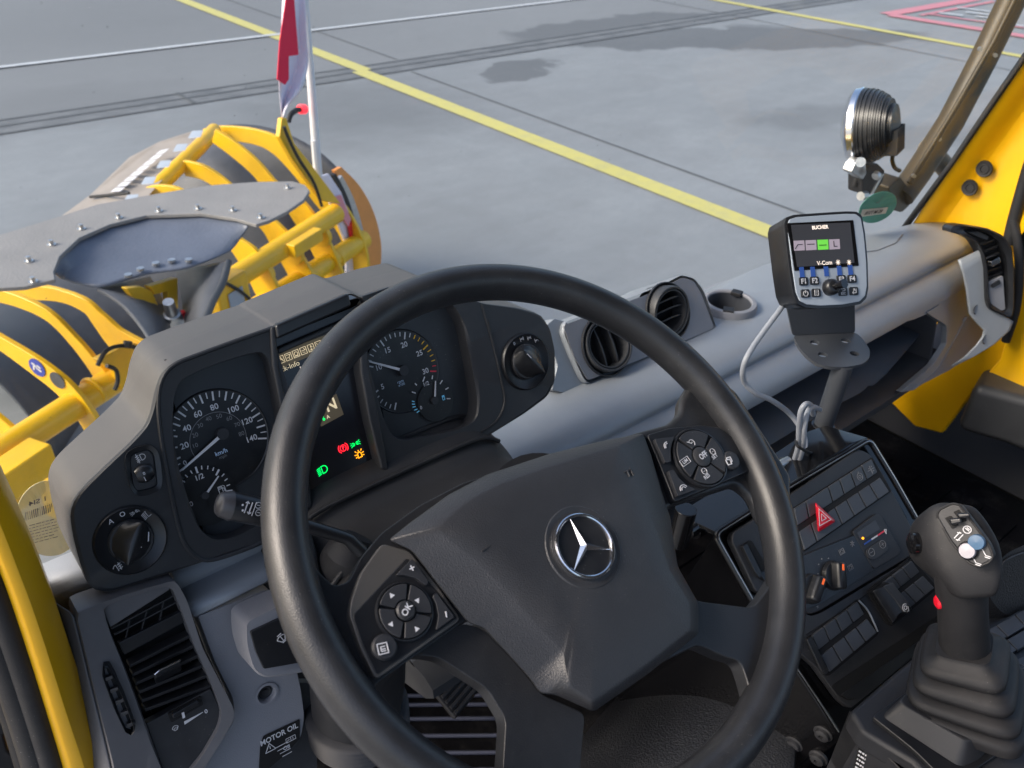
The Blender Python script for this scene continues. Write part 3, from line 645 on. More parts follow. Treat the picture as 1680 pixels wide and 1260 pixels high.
g.loft(L, False, False); top_ = g.out('top_panel', SIL, dash, solid=.004)
# strip below the groove down to the pocket lip (right of the column)
g = Geo(); L = []
for x in [.36, .6, .9, 1.2, 1.45, 1.6, 1.735, 1.80]:
    L.append([V((x, y, z)) for y, z in [(.66, -.706), (.6465, -.7125), (.640, -.717), (.628, -.724), (.617, -.733), (.610, -.742), (.605, -.752), (.603, -.762), (.607, -.768), (.66, -.772)]])
g.loft(L, False, False); lid = g.out('lid_panel', SIL, dash, solid=.003)
# open storage pocket
PF = Fr((.9, .603, -.762), (1, 0, 0), (0, .215, .977))
g = Geo(); L = []
for x, k in [(.36, 0), (.9, 0), (1.2, 0), (1.35, .0), (1.45, .0), (1.50, .012), (1.60, .07)]:
    L.append([V((x, y, z + (k if z < -.85 else 0))) for y, z in [(.63, -.768), (.72, -.772), (.75, -.80), (.75, -.88), (.73, -.905), (.62, -.915)]])
g.loft(L, False, False); g.out('storage_pocket', PKT, dash, solid=.004)
g = Geo(); g.prism([V((1.606, y, z)) for y, z in [(.608, -.745), (.76, -.765), (.76, -.925), (.58, -.925)]], V((-.004, 0, 0)))
g.out('pocket_wall', PKT, dash, bevel=.006)
g = Geo(); c = cat([V((x, .585 + dy, -.925 + dz)) for x, dy, dz in [(.36, 0, 0), (.9, 0, 0), (1.3, 0, 0), (1.45, 0, .0), (1.56, .0, .008), (1.64, .0, .03)]], 5)
L = []
for p in c: L.append([p + V((0, .05, .012)), p + V((0, .01, .014)), p + V((0, -.008, .006)), p + V((0, -.010, -.008)), p + V((0, .01, -.03)), p + V((0, .08, -.06)), p + V((0, .2, -.08)), p + V((0, .2, 0))])
g.loft(L); g.out('lower_lip', DKG, dash)
# silver frame beside the pocket, end cheek, plugs
def pfp(name, pts, h, th, m, r=.01, bev=.004, par=None): g = Geo(); g.prism(rnd([PF.px(x, y, h) for x, y in pts], r), PF.n * th); return g.out(name, m, par or dash, bevel=bev)
pfp('lid_end', [(1490, 527), (1540, 492), (1586, 468), (1594, 500), (1600, 524), (1612, 546), (1590, 566), (1556, 562), (1553, 534), (1523, 514), (1500, 524)], -.002, .003, SIL, .001, .0005)
pfp('pocket_frame', [(1520, 513), (1542, 500), (1575, 520), (1583, 530), (1572, 545), (1570, 570), (1540, 606), (1500, 640), (1478, 644), (1530, 600), (1553, 565), (1553, 534)], .001, .012, SIL, .006)
VE = Fr(atY(1640, 450, .548), (.80, -.55, 0), (0.05, .28, .95))
VC = VE.off(-.006)
def bent(x, y, h=.0015):
    a_, b_ = PF.px(x, y, h), VC.px(x, y, 0); return a_ if a_.length < b_.length else b_
g = Geo(); L = []
for (a_, b_) in [((1572, 427), (1607, 410)), ((1579, 447), (1614, 425)), ((1585, 475), (1620, 455)), ((1588, 500), (1622, 485)), ((1590, 515), (1626, 507)), ((1600, 528), (1646, 517)), ((1614, 542), (1662, 527)), ((1611, 553), (1656, 542)), ((1600, 568), (1630, 565)), ((1582, 586), (1600, 583)), ((1561, 600), (1564, 601))]:
    L.append([bent(a_[0] + (b_[0] - a_[0]) * t / 10, a_[1] + (b_[1] - a_[1]) * t / 10) for t in range(11)])
g.loft(L, False, False); cheek = g.out('end_cheek', SIL, dash, solid=.004, sharp=180)
pfp('end_cheek_shade', [(1572, 548), (1588, 518), (1616, 545), (1594, 582), (1560, 606), (1510, 632), (1500, 640), (1540, 606)], .003, .05, LGR, .012)  # darker grey plate stands in for shading on the curved cheek
for x, y in [(1601, 508), (1616, 557)]:
    P = bent(x, y) - ray(x, y) * .003; g = Geo(); g.lathe(PF, P, [(.0001, -.002), (.006, -.002), (.0085, .0005), (.010, .0005)], 24); g.out('screw_plug', RUB, dash)
# corner vent at the right end
ve = thing('air_vent', 'tall black framed air vent at the far right dashboard corner', 'air vent', atX(1640, 450, 1.72), None)
out_ = [(1562, 371), (1575, 368), (1620, 374), (1645, 386), (1660, 405), (1664, 440), (1664, 505), (1660, 524), (1624, 508), (1619, 495), (1617, 440), (1612, 415), (1600, 395), (1582, 386), (1558, 381)]
inn = [(1578, 376), (1600, 375), (1628, 386), (1642, 400), (1652, 425), (1655, 470), (1654, 508), (1648, 513), (1625, 498), (1622, 480), (1621, 440), (1615, 412), (1602, 392), (1585, 382)]
g = Geo(); O = resample(rnd(VE.pl(out_, .004), .006), 80); I = resample(rnd(VE.pl(inn, .002), .006), 80)
g.loft([[p - VE.n * .03 for p in O], O, [p.lerp(q, .3) + VE.n * .003 for p, q in zip(O, I)], I, [p - VE.n * .02 for p in I]], True, False); g.out('vent_frame', SAT, ve)
g = Geo(); g.prism(rnd(VE.pl(inn, -.016), .005), VE.n * .004); g.out('vent_back', VOID, ve)
for k, (y, x0, x1) in enumerate([(400, 1612, 1634), (411, 1615, 1638), (422, 1618, 1641), (433, 1620, 1643), (444, 1620, 1645), (454, 1621, 1646)]):
    g = Geo(); g.prism([VE.px(x0, y, -.004), VE.px(x1, y - 8, -.004), VE.px(x1, y - 5, -.006), VE.px(x0, y + 3, -.006)], VE.n * .012); g.out('slat', SAT, ve, bevel=.0006)
g = Geo(); g.prism(rnd(VE.pl([(1626, 430), (1640, 422), (1642, 430), (1628, 438)], .002), .002), VE.n * .01); g.out('vent_tab', CHR, ve, bevel=.0008)
g = Geo(); g.prism(rnd(VE.pl([(1622, 462), (1646, 452), (1650, 508), (1640, 511), (1625, 498)], -.003), .004), VE.n * .01); g.out('vent_lower_plate', LGR, ve, bevel=.001)
g = Geo(); g.prism(rnd(VE.pl([(1627, 468), (1641, 459), (1642, 466), (1629, 473)], .001), .002), VE.n * .006); g.out('thumbwheel', SAT, ve, bevel=.0008)
g = Geo(); g.prism(VE.pl([(1588, 381), (1605, 380), (1622, 388), (1620, 394), (1604, 388)], -.006), VE.n * .006); g.out('upper_grille', BLK, ve)
# demist outlet panel on the right dash top
g = Geo(); g.prism([atZ(x, y, -.676) for x, y in [(1420, 384), (1482, 383), (1470, 398), (1440, 410), (1415, 413)]], (0, 0, .004)); g.out('top_inset', SIL, dash, bevel=.001)
# cup holder beside the middle vents
Kc = atZ(1197, 497, -.670); g = Geo(); g.cyl(Fr(Kc, (1, 0, 0), (0, 1, 0)), Kc, .0365, -.06, .05, 40); cut(top_, g)
CUP = thing('cup_holder', 'round grey cup holder set into the dash top right of the twin vents', 'cup holder', atZ(1192, 500, -.68))
cf = Fr(atZ(1197, 497, -.670), (1, 0, 0), (0, 1, 0))
g = Geo(); g.lathe(cf, cf.o, [(.047, -.02), (.047, .0), (.045, .004), (.039, .005), (.037, .003), (.036, -.01), (.034, -.06), (.0001, -.062)], 48); g.out('cup_ring', LGR, CUP)
g = Geo(); g.lathe(cf, cf.o, [(.0358, .001), (.0335, -.055), (.0001, -.057)], 40); g.out('cup_well', PKT, CUP)
for a_ in (20, 215):
    a_ = math.radians(a_); fr = Fr(cf.o + V((math.cos(a_) * .040, math.sin(a_) * .040, .004)), (-math.sin(a_), math.cos(a_), 0), (-math.cos(a_), -math.sin(a_), 0))
    g = Geo(); g.box(fr, -.009, .009, -.004, .012, -.003, .003); g.out('cup_clip', RUB, CUP, bevel=.001)
# twin round vents block
VB = Fr((.85, .716, -.682), (1, 0, 0), (0, .50, .866))
vb_o = [(922, 545), (925, 528), (1058, 478), (1095, 462), (1118, 450), (1140, 456), (1155, 475), (1166, 505), (1177, 540), (1172, 547), (1070, 590), (963, 630), (955, 622), (938, 585)]
vbt = thing('vent_block', 'grey dash pod holding two round air vents behind the wheel rim', 'vent panel', (.85, .74, -.69))
g = Geo(); O = rnd(VB.pl(vb_o, 0), .008); ext = V((0, .10, -.07)); g.loft([[p + ext for p in O], [p + VB.n * -.002 for p in O], [p.lerp(VB.px(1050, 540), .015) + VB.n * .001 for p in O]], True, False); g.out('vent_pod', SIL, vbt)
g = Geo(); g.prism(rnd(VB.pl([(924, 534), (1060, 484), (1100, 466), (1120, 455), (1138, 461), (1150, 480), (1172, 538), (1075, 580), (965, 624), (942, 585)], .002), .006), VB.n * .003)
vpl = g.out('vent_plate', LGR, vbt)
for i, (cx, cy, vert) in enumerate([(996, 566, True), (1097, 511, False)]):
    c = VB.px(cx, cy, .004); g = Geo(); g.cyl(VB, c, .0455, -.05, .03, 56); cut(vpl, g)
    fr2 = Fr(c + VB.n * .002, VB.u + VB.n * (.10 if vert else 0), VB.v + VB.n * (-.12 if vert else .22))
    g = Geo(); g.lathe(VB, c, [(.0475, -.002), (.0470, .001), (.0455, .0012), (.0445, -.003), (.0430, -.028), (.0001, -.030)], 56); sock = g.out('vent_socket', BLK, vbt)
    g = Geo(); g.lathe(fr2, c, [(.0405, -.02), (.0415, .004), (.0400, .008), (.0375, .008), (.0368, .003), (.0358, .003), (.0352, .0065), (.0335, .0065), (.0325, .002), (.0315, -.02)], 56); rg = g.out('vent_ring', DKG, vbt)
    g = Geo(); g.cyl(fr2, c, .0315, -.024, -.020); g.out('vent_throat', VOID, rg)
    for k in ((-.011, .011) if vert else (-.014, .002, .017)):
        Wd = math.sqrt(.0318 ** 2 - k * k); g = Geo()
        if vert: g.loft([[fr2.pt(k - .0011, t * Wd, -.001 - .004 * t * t), fr2.pt(k + .0011, t * Wd, -.001 - .004 * t * t), fr2.pt(k + .0011, t * Wd, -.019), fr2.pt(k - .0011, t * Wd, -.019)] for t in (-1, -.5, 0, .5, 1)])
        else: g.loft([[fr2.pt(t * Wd, k - .001 + .004 * (1 - t * t), .002 - .004 * t * t), fr2.pt(t * Wd, k + .001 + .004 * (1 - t * t), .002 - .004 * t * t), fr2.pt(t * Wd, k - .004, -.017), fr2.pt(t * Wd, k - .006, -.017)] for t in (-1, -.66, -.33, 0, .33, .66, 1)])
        g.out('vent_blade', DKG, rg)
# grey dash web between cluster end and vent pod
g = Geo(); WB = VB.off(-.008); g.prism(rnd([WB.px(x, y) for x, y in [(895, 535), (910, 522), (930, 528), (945, 580), (962, 632), (925, 645), (905, 640), (915, 600)]], .004), VB.n * .03); g.out('dash_web', SIL, dash, bevel=.004)
# ---- left part: roll, face, vent
LD = Fr((.15, .605, -.634), (1, 0, 0), (0, .30, .954))
g = Geo(); g.prism(rnd([LD.px(x, y) for x, y in [(325, 1011), (335, 1008), (440, 966), (462, 990), (478, 1060), (494, 1130), (500, 1175), (494, 1212), (440, 1262), (400, 1330), (300, 1330), (345, 1240), (384, 1185), (384, 1150), (352, 1085)]], .008), LD.n * .03)
lp = g.out('lower_panel', LGR, dash, bevel=.003); Pq = LD.px(437, 1138, .0); gq = Geo(); gq.cyl(LD, Pq, .0088, -.012, .02, 28); cut(lp, gq)
g = Geo(); P = LD.px(437, 1138, .0); g.lathe(LD, P + LD.n * .001, [(.0001, -.008), (.008, -.008), (.0085, -.001), (.010, .001), (.0125, .0008)], 28); g.out('screw_recess', LGR, lp)
g = Geo(); g.lathe(LD, P + LD.n * .001, [(.0001, -.004), (.003, -.0035), (.0035, -.005), (.006, -.004), (.0072, -.005)], 20); g.out('screw', RUB, lp)
g = Geo(); g.prism(rnd([LD.px(x, y, -.012) for x, y in [(490, 1120), (445, 1190), (425, 1240), (420, 1290), (520, 1290), (520, 1120)]], .004), LD.n * .01); g.out('panel_shadow_gap', DKG, dash)
# oil label
g = Geo(); lab = [(432, 1208), (492, 1180), (492, 1212), (466, 1240), (440, 1262), (425, 1262), (427, 1225)]
g.prism(rnd([LD.px(x, y, .0015) for x, y in lab], .002), LD.n * .0005); lb = g.out('oil_label', VOID, lp, label='black motor oil label with white print')
g = Geo(); ro = dirpx(LD, (432, 1222), (490, 1192)); text(g, 'MOTOR OIL', LD, LD.px(458, 1205, .002), .0088, ro, bold=.02, sx=.86)
text(g, 'Oil', LD, LD.px(470, 1226, .002), .006, ro, bold=.02)
strokes(g, LD, LD.px(443, 1226, .002), [[(-1, -.8), (0, .9), (1, -.8), (-1, -.8)], [(0, .3), (0, -.3)]], .0007, .0055, ro)
strokes(g, LD, LD.px(477, 1212, .002), [[(-1.3, -.6), (1.3, -.6), (1.3, .6), (-1.3, .6), (-1.3, -.6)], [(0, -.6), (0, .6)], [(.6, .3), (.6, -.3)], [(-.9, 0), (-.4, 0)]], .0005, .004, ro)
for k in range(4): strokes(g, LD, LD.px(462 + k * 3, 1222 + k * 5, .002), [[(-1, 0), (1, 0)]], .0006, .007 - .0006 * k, ro)
g.out('label_print', WHT, lb)
# vent in the left corner
lv = thing('air_vent', 'large black slatted air vent at the left end of the dash below the light switch', 'air vent', (.08, .6, -.75))
LV = Fr((.07, .618, -.584), (1, 0, 0), (0, .34, .94))
vo = [(121, 1001), (210, 970), (286, 948), (304, 980), (330, 1060), (356, 1110), (382, 1160), (382, 1178), (350, 1230), (310, 1290), (250, 1400), (215, 1400), (180, 1240), (150, 1120)]
vi = [(172, 992), (168, 1000), (180, 1035), (205, 1095), (222, 1140), (240, 1190), (262, 1250), (280, 1300), (310, 1262), (330, 1238), (358, 1190), (362, 1165), (345, 1120), (318, 1060), (296, 1000), (280, 962), (268, 961), (220, 975)]
vcen = LV.px(265, 1110)
g = Geo(); ring(g, LV, rnd(LV.pl(vo, 0), .006), rnd(LV.pl(vi, 0), .006), vcen, .005, .0035, .035, .012, 120); g.out('vent_frame', VFR, lv)
g = Geo(); g.prism(LV.pl(vi, -.024), LV.n * .004); g.out('vent_back', VOID, lv)
g = Geo(); g.prism(LV.pl([(168, 998), (172, 990), (268, 960), (280, 963), (278, 968), (181, 1030)], -.002), LV.n * .006); g.out('vent_top_plate', VFR, lv, bevel=.001)
# upper grille
g = Geo()
def bar(g, a_, b_, w_, h, th): strokes(g, LV, V((0, 0, 0)), [], 1); A, B = LV.px(*a_, h), LV.px(*b_, h); d = (B - A).normalized(); s_ = LV.n.cross(d) * w_ / 2; g.prism([A - s_, B - s_, B + s_, A + s_], LV.n * th)
for a_, b_ in (((183, 1032), (284, 978)), ((188, 1042), (290, 988)), ((194, 1055), (297, 1002))): bar(g, a_, b_, .0012, -.006, .003)
for a_, b_ in (((213, 1018), (206, 1050)), ((241, 1003), (232, 1036)), ((269, 986), (262, 1021))): bar(g, a_, b_, .0010, -.0065, .003)
g.out('upper_grille', BLK, lv)
g = Geo(); g.prism(LV.pl([(194, 1055), (299, 1002), (305, 1020), (205, 1075)], -.004), LV.n * .006); g.out('cross_bar', SAT, lv, bevel=.001)
for k in range(6):
    t = k / 5; x0 = 213 + 25 * t; y0 = 1091 + 72 * t; x1 = 315 + 30 * t; y1 = 1040 + 84 * t
    g = Geo(); g.prism([LV.px(x0, y0, -.002), LV.px(x1, y1, -.002), LV.px(x1, y1 + 5, -.004), LV.px(x0, y0 + 5, -.004)], LV.n * .014 - V((0, 0, .0))); g.out('slat', BLK, lv, bevel=.0006)
g = Geo()
for k in range(4): bar(g, (222 + 26 * k, 1086 - 15 * k), (250 + 26 * k, 1170 - 14 * k), .001, -.019, .003)
g.out('rear_blades', SAT, lv)
g = Geo(); g.loft([[LV.px(x, y, h) for x, y in P_] for h, P_ in ((-.006, [(254, 1105), (296, 1082), (299, 1100), (256, 1124)]), (.008, [(252, 1106), (296, 1083), (298, 1096), (254, 1118)]), (.013, [(254, 1106), (296, 1083), (297, 1088), (255, 1112)]))]); g.out('vent_tab', SAT, lv, bevel=.0012)
g = Geo(); g.tube(LV.pl([(254, 1107), (262, 1100), (288, 1087), (296, 1083)], .0135), .0009, 8); g.out('tab_trim', CHR, lv)
g = Geo(); g.prism(LV.pl([(240, 1188), (346, 1130), (362, 1165), (358, 1190), (330, 1238), (305, 1270), (280, 1300)], -.002), LV.n * .01); vp = g.out('vent_lower_plate', BLK, lv, bevel=.001)
g = Geo(); g.prism(rnd(LV.pl([(276, 1172), (330, 1143), (334, 1156), (281, 1186)], .001), .002), LV.n * .004); g.out('thumbwheel_slot', VOID, vp)
g = Geo(); g.prism(rnd(LV.pl([(282, 1173), (326, 1148), (329, 1156), (285, 1180)], .004), .003), LV.n * .006); g.out('thumbwheel', SAT, lv, bevel=.001)
g = Geo(); ro = dirpx(LV, (290, 1190), (335, 1165)); c = LV.px(318, 1180, -.0015)
g.prism([LV.px(298, 1170, .0045), LV.px(302, 1168, .0045), LV.px(304, 1177, .0045), LV.px(300, 1179, .0045)], LV.n * .0003)
g.prism([LV.px(302, 1184, -.001), LV.px(333, 1168, -.001), LV.px(333, 1169, -.001), LV.px(303, 1189, -.001)], LV.n * .0004)
text(g, '0', LV, LV.px(338, 1167, -.0015), .006, ro, bold=.02)
strokes(g, LV, LV.px(288, 1195, -.0015), [arc(0, 0, 1, 20, 160) + [(-.4, -.6), (.4, -.6), (.94, .34)], [(-.4, -.2), (-.3, .5)], [(.1, -.2), (.2, .5)], [(.5, -.2), (.6, .4)]], .0004, .003, ro); g.out('print', WHT, vp)
# left flank of the dash: side demister slots
FL = Fr(LV.px(121, 1001, 0), (-.55, .83, 0), (-.05, .30, .95))
g = Geo(); a_ = [LV.px(*p, .0) for p in [(121, 1001), (150, 1120), (180, 1240), (215, 1400)]]
mids = [p + V((-.012, .018, 0)) for p in a_]; b_ = [p + V((-.03, .10, 0)) for p in a_]
g.loft([cat(a_, 4), cat(mids, 4), cat(b_, 4)], False, False); fl = g.out('end_flank', VFR, lv, solid=.002, sub=1)
slot = [(166, 1092), (176, 1088), (185, 1100), (200, 1140), (215, 1180), (221, 1195), (214, 1205), (205, 1200), (190, 1160), (175, 1120)]
SF = Fr(LV.px(190, 1150, .0085), (.94, -.30, 0), (0.02, .33, .94))
g = Geo(); ring(g, SF, rnd([SF.px(x + (-2 if x < 192 else 2), y, 0) for x, y in slot], .003), rnd([SF.px(x, y, 0) for x, y in slot], .003), SF.px(193, 1148), .003, .002, .01, .008, 60); sl_ = g.out('side_slot', SAT, lv)
g = Geo(); g.prism(SF.pl(slot, -.005), SF.n * .002); g.out('slot_back', VOID, sl_)
for k in range(5):
    x, y = 172 + 9 * k, 1113 + 19 * k; g = Geo(); g.prism(SF.pl([(x - 1, y), (x + 13, y - 5), (x + 14, y), (x, y + 7)], .001), SF.n * .004); g.out('slot_rib', BLK, sl_, bevel=.0006)
# pale plastic strip and clips in the gap beside the pillar
g = Geo(); g.prism([atY(x, y, .66) for x, y in [(157, 1150), (162, 1152), (200, 1240), (220, 1300), (185, 1300), (170, 1230)]], (0, -.006, 0)); g.out('gap_cover', LGR, dash, bevel=.002)
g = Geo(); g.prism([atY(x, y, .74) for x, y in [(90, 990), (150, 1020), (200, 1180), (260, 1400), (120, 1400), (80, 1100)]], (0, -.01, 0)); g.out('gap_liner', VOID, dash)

# =====================================================================  INSTRUMENT CLUSTER
CL = Fr((.3, .74, -.34), (1, 0, 0), (0, .4226, .9063))
cl = thing('instrument_cluster', 'taupe topped instrument cluster with two gauges behind the steering wheel', 'instrument cluster', (.3, .7, -.5))
# outline of the face (left to right, over the top)
left = [(150, 968), (133, 930), (120, 880), (115, 845), (120, 825), (133, 806), (170, 770), (215, 728), (243, 698), (253, 668), (258, 640), (268, 612), (285, 596), (330, 578), (390, 556), (447, 536)]
midt = [(455, 560), (500, 540), (573, 510), (592, 520)]
rgt = [(600, 486), (650, 470), (700, 458), (790, 497), (850, 505), (888, 516), (903, 538), (911, 575), (911, 625), (898, 650), (860, 678), (800, 715), (720, 750), (642, 776)]
botm = [(632, 775), (510, 838), (480, 850), (440, 885), (380, 905), (300, 932), (220, 958), (180, 972)]
# back shell
Lo = left + [(452, 532), (575, 478), (592, 487)] + rgt[:]
O = rnd(CL.pl(Lo, -.004) + CL.pl(botm, -.004), .006)
ext = V((0, .085, -.012)); cen = CL.px(480, 700)
g = Geo(); g.loft([[p + ext for p in O], [p + ext * .6 for p in O], [p + ext * .1 for p in O], [p.lerp(cen, .006) - ext * .02 for p in O], [p.lerp(cen, .02) for p in O]], True, False)
g.out('hood_shell', HOODM, cl, sharp=60)
g = Geo(); g.prism([p.lerp(cen, .02) - CL.n * .028 for p in O], CL.n * .01); g.out('back_plate', VOID, cl)
# left face plate with the speedometer opening
lpts = rnd(CL.pl(left + [(452, 560), (475, 640), (500, 740), (512, 820), (500, 845), (440, 885), (380, 905), (300, 932), (220, 958), (180, 972)], 0), .008)
lop = [(287, 650), (296, 625), (340, 603), (405, 582), (430, 578), (441, 590), (452, 640), (468, 720), (486, 800), (480, 828), (440, 852), (385, 882), (352, 886), (330, 870), (310, 820), (292, 760), (284, 700)]
c0_ = CL.px(375, 735)
g = Geo(); ring(g, CL, lpts, rnd(CL.pl(lop, 0), .012), c0_, .0, -.001, .02, .026, 160); face = g.out('face_plate', BLK, cl, sharp=25)
g = Geo(); g.tube(cat(CL.pl([(447, 538), (390, 558), (330, 580), (288, 597), (268, 618), (260, 650), (262, 700), (275, 780), (292, 860), (305, 895), (325, 915), (350, 918), (400, 902), (440, 885)], -.0005), 6), .0022, 8); g.out('bezel_bead', BLK, cl)
# right face plate with the rev counter opening
rpts = rnd(CL.pl([(596, 520), (600, 492)] + rgt[1:] + [(628, 740), (606, 640)], 0), .006)
rop = [(606, 600), (600, 545), (612, 515), (650, 490), (700, 482), (745, 500), (762, 530), (775, 590), (786, 655), (783, 688), (760, 702), (720, 712), (665, 722), (646, 716), (632, 692)]
c1_ = CL.px(690, 605)
g = Geo(); ring(g, CL, rpts, rnd(CL.pl(rop, 0), .010), c1_, 0, -.001, .02, .030, 160); g.out('face_plate', BLK, cl, sharp=25)
g = Geo(); g.tube(cat(CL.pl([(790, 499), (808, 560), (822, 620), (828, 660), (815, 690), (790, 708)], -.0004), 6), .0016, 8); g.out('bezel_bead', BLK, cl)
g = Geo(); g.prism(CL.pl([(589, 520), (603, 520), (606, 600), (622, 680), (640, 776), (626, 770), (606, 690), (592, 610)], .006), CL.n * .03); g.out('bezel_rib', BLK, cl, bevel=.003)
g = Geo(); g.prism(CL.pl([(443, 536), (454, 534), (458, 600), (480, 700), (505, 790), (514, 832), (500, 842), (486, 790), (462, 680), (447, 600)], .003), CL.n * .03); g.out('bezel_rib', BLK, cl, bevel=.003)
g = Geo(); g.prism(CL.pl([(452, 533), (573, 480), (578, 502), (455, 557)], .006), CL.n * .012); vz = g.out('visor', SAT, cl, bevel=.003)
g = Geo(); g.prism(CL.pl([(592, 487), (603, 500), (612, 496), (640, 478), (640, 470), (600, 484)], .003), CL.n * .012); g.out('visor_notch', SAT, cl, bevel=.002)
g = Geo(); g.prism(CL.pl([(450, 556), (590, 500), (612, 690), (634, 776), (505, 840), (480, 700)], -.012), CL.n * .006); cd_ = g.out('centre_display', SCR, cl)
g = Geo(); g.prism(CL.pl([(455, 572), (588, 515), (592, 522), (458, 582)], -.004), CL.n * .008); g.out('display_ledge', BLK, cl, bevel=.002)
DH = -.0115
g = Geo(); g.prism(CL.pl([(455, 580), (545, 545), (551, 566), (460, 605)], DH), CL.n * .0003); g.out('display_bar', E_K, cd_)
g = Geo(); ro = dirpx(CL, (457, 590), (520, 565))
for k in range(6):
    c = CL.px(461 + 12.3 * k, 590 - 4.9 * k, DH + .0003); strokes(g, CL, c, [[(-.8, -.9), (-.8, .9), (.8, .9), (.8, -.9), (-.8, -.9)], [[(-.5, -.6), (0, .6), (.5, -.6)], [(-.5, .5), (.5, .5), (.1, -.2), (.1, -.7)], arc(0, 0, .5, 0, 360, 8), [(-.5, .1), (.5, .1), (.2, .6)], [(0, -.7), (0, .6), (.4, .1)], [(-.5, -.5), (.5, .5)]][k], [[(-.4, 0), (.4, 0)], [(-.5, -.2), (-.1, -.2)], [(-.6, -.6), (.6, -.6)], [(-.3, -.3), (.3, -.5)], [(-.5, -.5), (.5, -.5)], [(-.5, .5), (.5, -.5)]][k]], .0005, .0040, ro)
text(g, 'ck-Info', CL, CL.px(476, 601, DH + .0005), .0075, ro)
g.out('display_icons', E_CR, cd_)
g = Geo(); text(g, '18', CL, CL.px(497, 605, DH + .0005), .0085, ro); g.out('display_digits', E_W, cd_)
g = Geo(); strokes(g, CL, CL.px(475, 638, DH), [[(-1, 0), (1, 0)]], .0022, .008, ro); g.out('display_line', E_K, cd_)
g = Geo(); g.prism(CL.pl([(515, 668), (552, 646), (564, 680), (527, 700)], DH), CL.n * .0003); g.out('gear_field', E_K, cd_)
g = Geo(); text(g, 'N', CL, CL.px(543, 665, DH + .0005), .017, ro, bold=.02); text(g, 'A', CL, CL.px(538, 684, DH + .0005), .0055, ro, bold=.02); g.out('gear_letters', E_CR, cd_)
g = Geo(); text(g, '6', CL, CL.px(531, 687, DH + .0005), .006, ro, bold=.03); g.out('gear_number', E_G, cd_)
# warning lamps
def icon(name, px, py, lines, m, k, w_=.0008, par=None, fr=CL, h=DH + .0005, rot=None): g = Geo(); strokes(g, fr, fr.px(px, py, h - .0004), lines, w_, k, ro if rot is None else rot); return g.out(name, m, par or cl)
BEAM = [arc(.3, 0, .75, -90, 90) + [(-.1, .75), (-.1, -.75), (.3, -.75)]]
LOW = BEAM + [[(-.4, .65 - .33 * k), (-1.1, .45 - .33 * k)] for k in range(5)]
SIDE = [arc(-.65, 0, .4, -100, 100), arc(.65, 0, .4, 80, 280), [(-.65, .4), (-.65, -.4)], [(.65, .4), (.65, -.4)], [(-.9, .3), (-1.3, .6)], [(-.95, 0), (-1.4, 0)], [(-.9, -.3), (-1.3, -.6)], [(.9, .3), (1.3, .6)], [(.95, 0), (1.4, 0)], [(.9, -.3), (1.3, -.6)]]
PARK = [arc(0, 0, .62, 0, 360, 20), arc(0, 0, 1.0, 130, 230), arc(0, 0, 1.0, -50, 50), [(-.1, -.35), (-.1, .35), (.15, .3), (.2, .1), (-.1, 0)]]
BCN = [[(-.45, -.6), (-.45, .3), (-.2, .6), (.2, .6), (.45, .3), (.45, -.6), (-.45, -.6)], [(-.7, .2), (-1.1, .3)], [(.7, .2), (1.1, .3)], [(-.6, .8), (-.8, 1.1)], [(.6, .8), (.8, 1.1)], [(-.7, -.3), (-1, -.4)], [(.7, -.3), (1, -.4)], [(0, .8), (0, 1.1)]]
icon('low_beam_light', 529, 771, LOW, E_G, .0052); icon('side_light_light', 583, 728, SIDE, E_G, .0042, .0006); icon('parking_brake_light', 563, 735, PARK, E_R, .0055); icon('beacon_light', 590, 746, BCN, E_A, .0048, .0009)
# gauges
def tick(g, fr, c, r0, r1, an, w_, h): 
    d = fr.u * math.cos(an) + fr.v * math.sin(an); q = fr.n.cross(d) * w_ / 2
    g.prism([c + d * r0 - q + fr.n * h, c + d * r1 - q + fr.n * h, c + d * r1 + q + fr.n * h, c + d * r0 + q + fr.n * h], fr.n * .0003)
GH = -.020; G1 = CL.off(GH)
g = Geo(); g.prism([G1.px(x, y) for x, y in [(270, 590), (445, 560), (520, 850), (340, 900)]], G1.n * .004); gs = g.out('gauge_panel', GFACE2, cl)
sc = G1.px(358, 721); R1 = (G1.px(438, 719) - sc).length
g = Geo(); g.cyl(G1, sc, R1 * 1.02, .0, .0012, 64); sp = g.out('speedometer_dial', GFACE, cl)
g = Geo(); g.lathe(G1, sc, [(R1 * 1.0, .0012), (R1 * 1.02, .0018), (R1 * 1.04, .0)], 64); g.out('dial_rim', SAT, sp)
fc = G1.px(340, 815, .001)
R2 = (G1.px(383, 817, .001) - fc).length
a140 = G1.ang(sc, 433, 719); a0_ = G1.ang(sc, 300, 768); a80 = G1.ang(sc, 348, 645)
if a0_ < 0: a0_ += 2 * math.pi
h = .0016
def aval(v): return a80 + (a140 - a80) * (v - 80) / 60 if v > 80 else a0_ + (a80 - a0_) * v / 80
g = Geo(); gt = Geo()
for v in range(0, 141, 5):
    big = v % 10 == 0; tick(g, G1, sc, R1 * (.80 if big else .86), R1 * .985, aval(v), .0016 if big else .001, h)
for v in (20, 40, 60, 80, 100, 120, 140):
    a_ = aval(v); p = sc + (G1.u * math.cos(a_) + G1.v * math.sin(a_)) * R1 * .665; text(g, str(v), G1, p, .0082, 0, h, bold=.012)
p = sc + (G1.u * math.cos(a0_) + G1.v * math.sin(a0_)) * R1 * .80; text(g, '0', G1, p + G1.v * .003, .007, 0, h, bold=.01)
g.out('scale', WHT, sp)
g = Geo(); av2 = lambda v: a0_ + (aval(132) - a0_) * v / 80
strokes(g, G1, sc, [[(R1 * .56 * math.cos(av2(v)), R1 * .56 * math.sin(av2(v))) for v in range(0, 85, 2)]], .0005, 1, 0, h)
